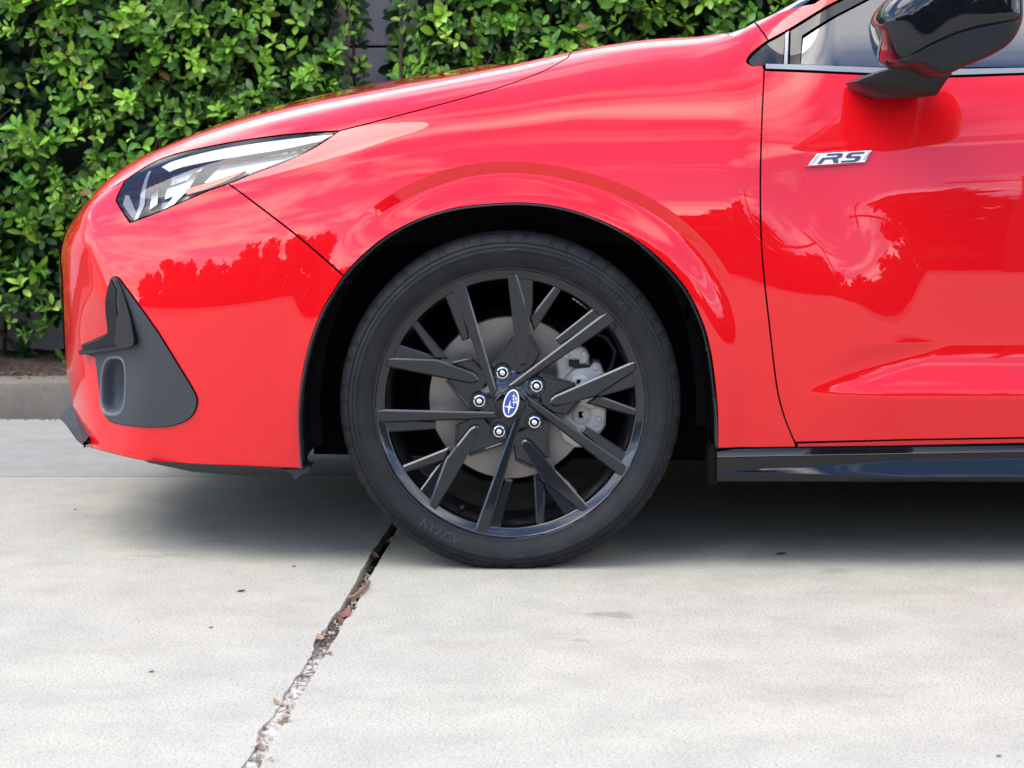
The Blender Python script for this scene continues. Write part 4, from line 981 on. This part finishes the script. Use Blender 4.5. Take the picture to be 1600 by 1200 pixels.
def hedge(name, label, x0, x1, ytop, ztop, seed, yfront):
    r = np.random.default_rng(seed)
    h = empty(name, ((x0+x1)/2, yfront+.22, .14)); tag(h, label, 'hedge', 'hedges along the wall')
    off = np.array(h.location)
    P0, D0, U0, L0, T0 = [], [], [], [], []
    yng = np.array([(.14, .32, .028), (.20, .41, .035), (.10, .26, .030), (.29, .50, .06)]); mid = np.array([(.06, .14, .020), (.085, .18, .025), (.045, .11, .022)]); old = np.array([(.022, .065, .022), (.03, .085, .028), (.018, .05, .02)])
    def shoots(n, depth, palette, size, nl, bright):
        x = r.uniform(x0, x1, n); z = r.uniform(.15, ztop, n)
        cl = vnoise(x+50, z+50, .22, seed)*.6+vnoise(x+50, z+50, .09, seed+1)*.4
        keep = r.random(n) < np.clip(.35+1.3*cl-depth*1.0+(.3 if depth > .05 else 0), .25, 1)*np.clip((z-.13)/.20, .10, 1)
        x, z, cl = x[keep], z[keep], cl[keep]; n = len(x)
        # ends of the hedge curve back; top rounds over
        ed = np.minimum(x-x0, x1-x); back = .22*np.exp(-ed/.10)+.35*np.exp(-(ztop-z)/.08)+.10*np.clip(.45-z, 0, 1)
        y = yfront+back+depth+.17*(1-cl)-.03+r.normal(0, .018, n)
        nrm = np.stack([r.normal(0, .45, n)+.8*((x-x0 < .12)*-1.+(x1-x < .12)*1.), -np.ones(n)*.75, .55+r.normal(0, .35, n)], 1); nrm /= np.linalg.norm(nrm, axis=1, keepdims=True)
        for i in range(n):
            a = nrm[i]; b = np.cross(a, (.3, .2, 1)); b /= np.linalg.norm(b); c = np.cross(a, b); k = r.integers(nl-2, nl+3); s0 = size*r.uniform(.5, 1.25); pal = palette[r.integers(len(palette))]; ph0 = r.uniform(0, 6.28)
            if bright and r.random() < .25: pal = yng[3]
            for q in range(k):
                ph = ph0+q*2.4; t = q/k; open_ = .35+1.0*(1-t); rad = math.cos(ph)*b+math.sin(ph)*c
                d = a*(1.0-.55*open_)+rad*open_*.75+np.array([0, 0, -.05]); d += r.normal(0, .10, 3)
                P0.append(np.array([x[i], y[i], z[i]])+a*(t*.035-.02)+rad*.003); D0.append(d); U0.append(a+r.normal(0, .12, 3)); L0.append(s0*(.75+.5*(1-t))*r.uniform(.85, 1.15))
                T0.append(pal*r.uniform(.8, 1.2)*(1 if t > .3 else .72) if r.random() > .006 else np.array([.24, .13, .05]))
    A = (x1-x0)*(ztop-.2)
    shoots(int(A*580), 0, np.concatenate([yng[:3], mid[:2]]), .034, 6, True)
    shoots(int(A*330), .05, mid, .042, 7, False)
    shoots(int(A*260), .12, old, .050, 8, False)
    build_leaves('foliage', np.array(P0)-off, np.array(D0), np.array(U0), np.array(L0), np.array(T0), M['leaf'], h)
    bm = bmesh.new()
    for i in range(int((x1-x0)*26)):
        bx = r.uniform(x0+.05, x1-.05); by = yfront+.30+r.uniform(-.08, .1); p = np.array([bx, by, .10]); pts = [p]; d = np.array([r.normal(0, .35), r.normal(-.1, .15), 1.])
        for s_ in range(6): d = d+r.normal(0, .25, 3); d[2] = abs(d[2]); p = p+d/np.linalg.norm(d)*ztop*.14; p[1] = min(max(p[1], yfront+.12), yfront+.5); p[0] = min(max(p[0], x0+.03), x1-.03); pts.append(p.copy())
        R_ = r.uniform(.003, .009); tube(bm, [q-off for q in pts], [R_*(1-.12*k) for k in range(len(pts))], 5)
    bm_obj('branches', bm, M['twig'], h)
    # black-green slab added inside the hedge, its shade painted as colour
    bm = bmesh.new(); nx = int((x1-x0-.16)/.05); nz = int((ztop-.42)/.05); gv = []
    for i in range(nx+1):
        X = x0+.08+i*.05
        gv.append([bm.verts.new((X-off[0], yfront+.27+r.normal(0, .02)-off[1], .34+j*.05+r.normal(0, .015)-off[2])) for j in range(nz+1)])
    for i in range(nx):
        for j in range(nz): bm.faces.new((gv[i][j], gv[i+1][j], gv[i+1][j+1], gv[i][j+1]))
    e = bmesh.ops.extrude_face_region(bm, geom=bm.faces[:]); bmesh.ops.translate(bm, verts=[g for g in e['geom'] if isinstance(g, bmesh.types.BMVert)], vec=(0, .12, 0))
    bm_obj('dark_core', bm, M['core'], h, False)
YH = 2.50
xg0 = onY(561, 100, YH+.1)[0]; xg1 = onY(609, 100, YH+.1)[0]
hedge('hedge', 'tall leafy green hedge at the left, in front of the car nose', -2.6, xg0, 0, 1.75, 11, YH)
hedge('hedge', 'green hedge right of the wall gap, rising behind the bonnet', xg1, 3.2, 0, 1.75, 12, YH)
# ------------------------------------------------------------------ litter
def scatter_leaf(name, label, cat, group, p, size, col, yaw, tilt=0, curl=.3):
    m = M.get(('lf', col)) or mat('dry_leaf', col, .7); M[('lf', col)] = m
    v = leaf_verts(.5, -curl); c, s = math.cos(yaw), math.sin(yaw)
    v = v*size; v[:, 2] += abs(v[:, 0]-size*.5)*tilt; v2 = v.copy(); v2[:, 0] = v[:, 0]*c-v[:, 1]*s; v2[:, 1] = v[:, 0]*s+v[:, 1]*c; v2[:, 2] -= v2[:, 2].min()-.0008
    V = np.concatenate([v2, v2+[0, 0, .0006]]); n = len(v2)
    o = mesh_obj(name, V, [tuple(f) for f in LF]+[tuple(int(i+n) for i in f[::-1]) for f in LF], m); o.location = p; tag(o, label, cat, group); return o
def on_joint(px_, py_, z): g = gpt(px_, py_); return (g[0], g[1], z)
br, rd_, tn = (.15, .07, .04), (.20, .06, .045), (.30, .19, .11)
lv_ = [(421, 1130, br, .030, .4, 'brown dry leaf lying in the pavement crack near the photo bottom'), (503, 1000, tn, .020, 2.0, 'small orange leaf scrap beside the pavement crack'), (500, 1027, br, .026, .9, 'dark brown curled leaf in the crack, half way down'),
       (533, 962, rd_, .032, 1.2, 'reddish crumpled leaf in the crack below the curved stalk'), (545, 972, br, .028, 2.4, 'brown leaf scrap in the crack beside the reddish leaf'), (444, 1102, tn, .020, 2.6, 'tan leaf scrap in the crack above the lowest brown leaf'),
       (603, 845, rd_, .026, 1.0, 'red-brown leaf deep in the crack under the tyre'), (592, 868, br, .026, 2.2, 'dark leaf in the crack just in front of the tyre'), (402, 1194, tn, .026, .8, 'yellowish leaf in the crack at the photo bottom edge'),
       (390, 1168, rd_, .016, .2, 'tiny pink leaf scrap left of the crack at the bottom')]
for a, b, c_, s_, y_, lb in lv_: scatter_leaf('dry_leaf', lb, 'leaf', 'dry leaves in the pavement crack', on_joint(a, b, -.008 if s_ > .021 else -.003), s_, c_, y_, .4, .35)
bm = bmesh.new(); tube(bm, [on_joint(543, 936, .002), on_joint(553, 935, .004), on_joint(564, 929, .006), on_joint(572, 920, .005), on_joint(577, 908, .0)], [.0030, .0036, .0036, .003, .002], 8)
tag(bm_obj('stalk', bm, mat('stalk', (.26, .12, .08), .6)), 'curved pinkish brown stalk lying in the pavement crack', 'twig')
for (a, b, s_, y_, lb) in ((456, 886, .011, .1, 'dark chip of bark on the concrete left of the crack'), (326, 982, .011, .3, 'grey flat chip on the concrete at lower left'), (115, 797, .010, 0, 'small dark chip on the concrete below the bumper'),
                           (232, 1051, .013, .2, 'grey smudge of a leaf on the pale concrete at lower left'), (1556, 1183, .011, .1, 'tiny dark chip on the concrete in the bottom right corner'), (370, 925, .022, .05, 'thin grey leaf sliver on the concrete between car and camera'), (1212, 867, .030, 0.02, 'thin dark sliver on the shaded concrete right of the tyre')):
    scatter_leaf('bark_chip', lb, 'debris', 'chips scattered on the concrete', on_joint(a, b, 0), s_*.72, (.10, .085, .075), y_, .1, .1)
# twigs, white crumbs and grit in the crack: nobody could count them
bm = bmesh.new(); r = np.random.default_rng(5)
for i in range(330):
    y = min(-1.75+1.8*r.uniform(0, 1)**.55, .05); x = jx(y)+r.normal(0, .010); s_ = r.uniform(.0012, .0042)
    bmesh.ops.create_icosphere(bm, subdivisions=1, radius=s_, matrix=Matrix.Translation((x, y, -.004-.012*ss(-.7, 0, y)))@Matrix.Rotation(r.uniform(0, 3), 4, 'X')@Matrix.Diagonal((1, r.uniform(.5, 2.2), .5, 1)))
tag(bm_obj('crack_grit', bm, mat('pale_grit', (.36, .30, .24), .9), None, False), 'pale grit and crumbs filling the pavement crack', 'grit', kind='stuff')
bm = bmesh.new()
for i in range(170):
    y = r.uniform(-1.75, .1); x = jx(y)+r.normal(0, .011); a = r.normal(PI/2, .7); L = r.uniform(.008, .035); z = -.003-.010*ss(-.7, 0, y)
    tube(bm, [(x, y, z), (x+L*.5*math.cos(a)+.001, y+L*.5*math.sin(a), z+.002), (x+L*math.cos(a), y+L*math.sin(a), z+.001)], r.uniform(.0004, .0010), 4)
tag(bm_obj('twig_litter', bm, mat('grey_twig', (.12, .095, .075), .8), None, False), 'thin dry twigs and fibres scattered along the pavement crack', 'twigs', kind='stuff')
bm = bmesh.new()
for i in range(900):
    x = r.uniform(-2.5, 3); y = YK+.05+abs(r.normal(0, .12)) if i % 3 else YK-.01-abs(r.normal(0, .012)); z = .115 if i % 3 else .002; s_ = r.uniform(.003, .012)*(1 if i % 3 else .45)
    bmesh.ops.create_icosphere(bm, subdivisions=1, radius=s_, matrix=Matrix.Translation((x, y, z))@Matrix.Rotation(r.uniform(0, 3), 4, 'Z')@Matrix.Diagonal((1, r.uniform(.4, 1.5), .35, 1)))
lit = mat('leaf_litter', (.16, .10, .06), .9)
tag(bm_obj('leaf_litter', bm, lit, None, False), 'brown leaf litter lying on the kerb top under the hedge', 'litter', kind='stuff')
# ------------------------------------------------------------------ what the paint reflects: trees, a building and poles across the car park
M['fartree'] = mat('far_tree_leaves', (.035, .06, .025), .8)
V, Fc = [], []
for i in range(300):
    cx = r.uniform(-60, 60); cy = -r.uniform(32, 46); hgt = r.uniform(3.5, 7.5)*(1+.25*math.sin(cx*.21)); rad = r.uniform(.8, 2.3)
    q = r.normal(0, 1, (130, 3)); q /= np.linalg.norm(q, axis=1, keepdims=True); q *= r.uniform(.4, 1, (130, 1))
    c = np.array([cx, cy, hgt-rad])+q*[rad, rad*.8, rad*1.05]; c[:, 2] = np.maximum(c[:, 2], .2)
    c2 = np.array([cx, cy, rad*.5])+q[:60]*[rad, rad*.8, hgt*.45]; c2[:, 2] = np.abs(c2[:, 2]); 
    for p in np.concatenate([c, c2]):
        a, b = r.normal(0, .33, 3), r.normal(0, .33, 3); k = len(V); V += [p-a, p-b, p+a, p+b]; Fc.append((k, k+1, k+2, k+3))
tag(mesh_obj('distant_wood', V, Fc, M['fartree'], None, False), 'distant belt of dark trees across the car park', 'trees', kind='stuff')
def pole(name, label, x, y, h, arm):
    o = empty(name, (x, y, 0)); tag(o, label, 'pole')
    bm = bmesh.new(); tube(bm, [(0, 0, -.1), (0, 0, h)], [.15, .09], 12); bm_obj('post', bm, M['twig'], o)
    bm = bmesh.new(); tube(bm, [(-arm, 0, h-.6), (arm, 0, h-.6)], .07, 8); bm_obj('cross_arm', bm, M['twig'], o)
pole('power_pole', 'wooden power pole with a cross arm, seen only as a reflection in the door', 6.5, -24, 8.5, 1.1)
pole('power_pole', 'taller wooden power pole, seen only as a reflection in the wing', -1.5, -22, 11, .8)
print('faces', sum(len(o.data.polygons) for o in bpy.data.objects if o.type == 'MESH'))
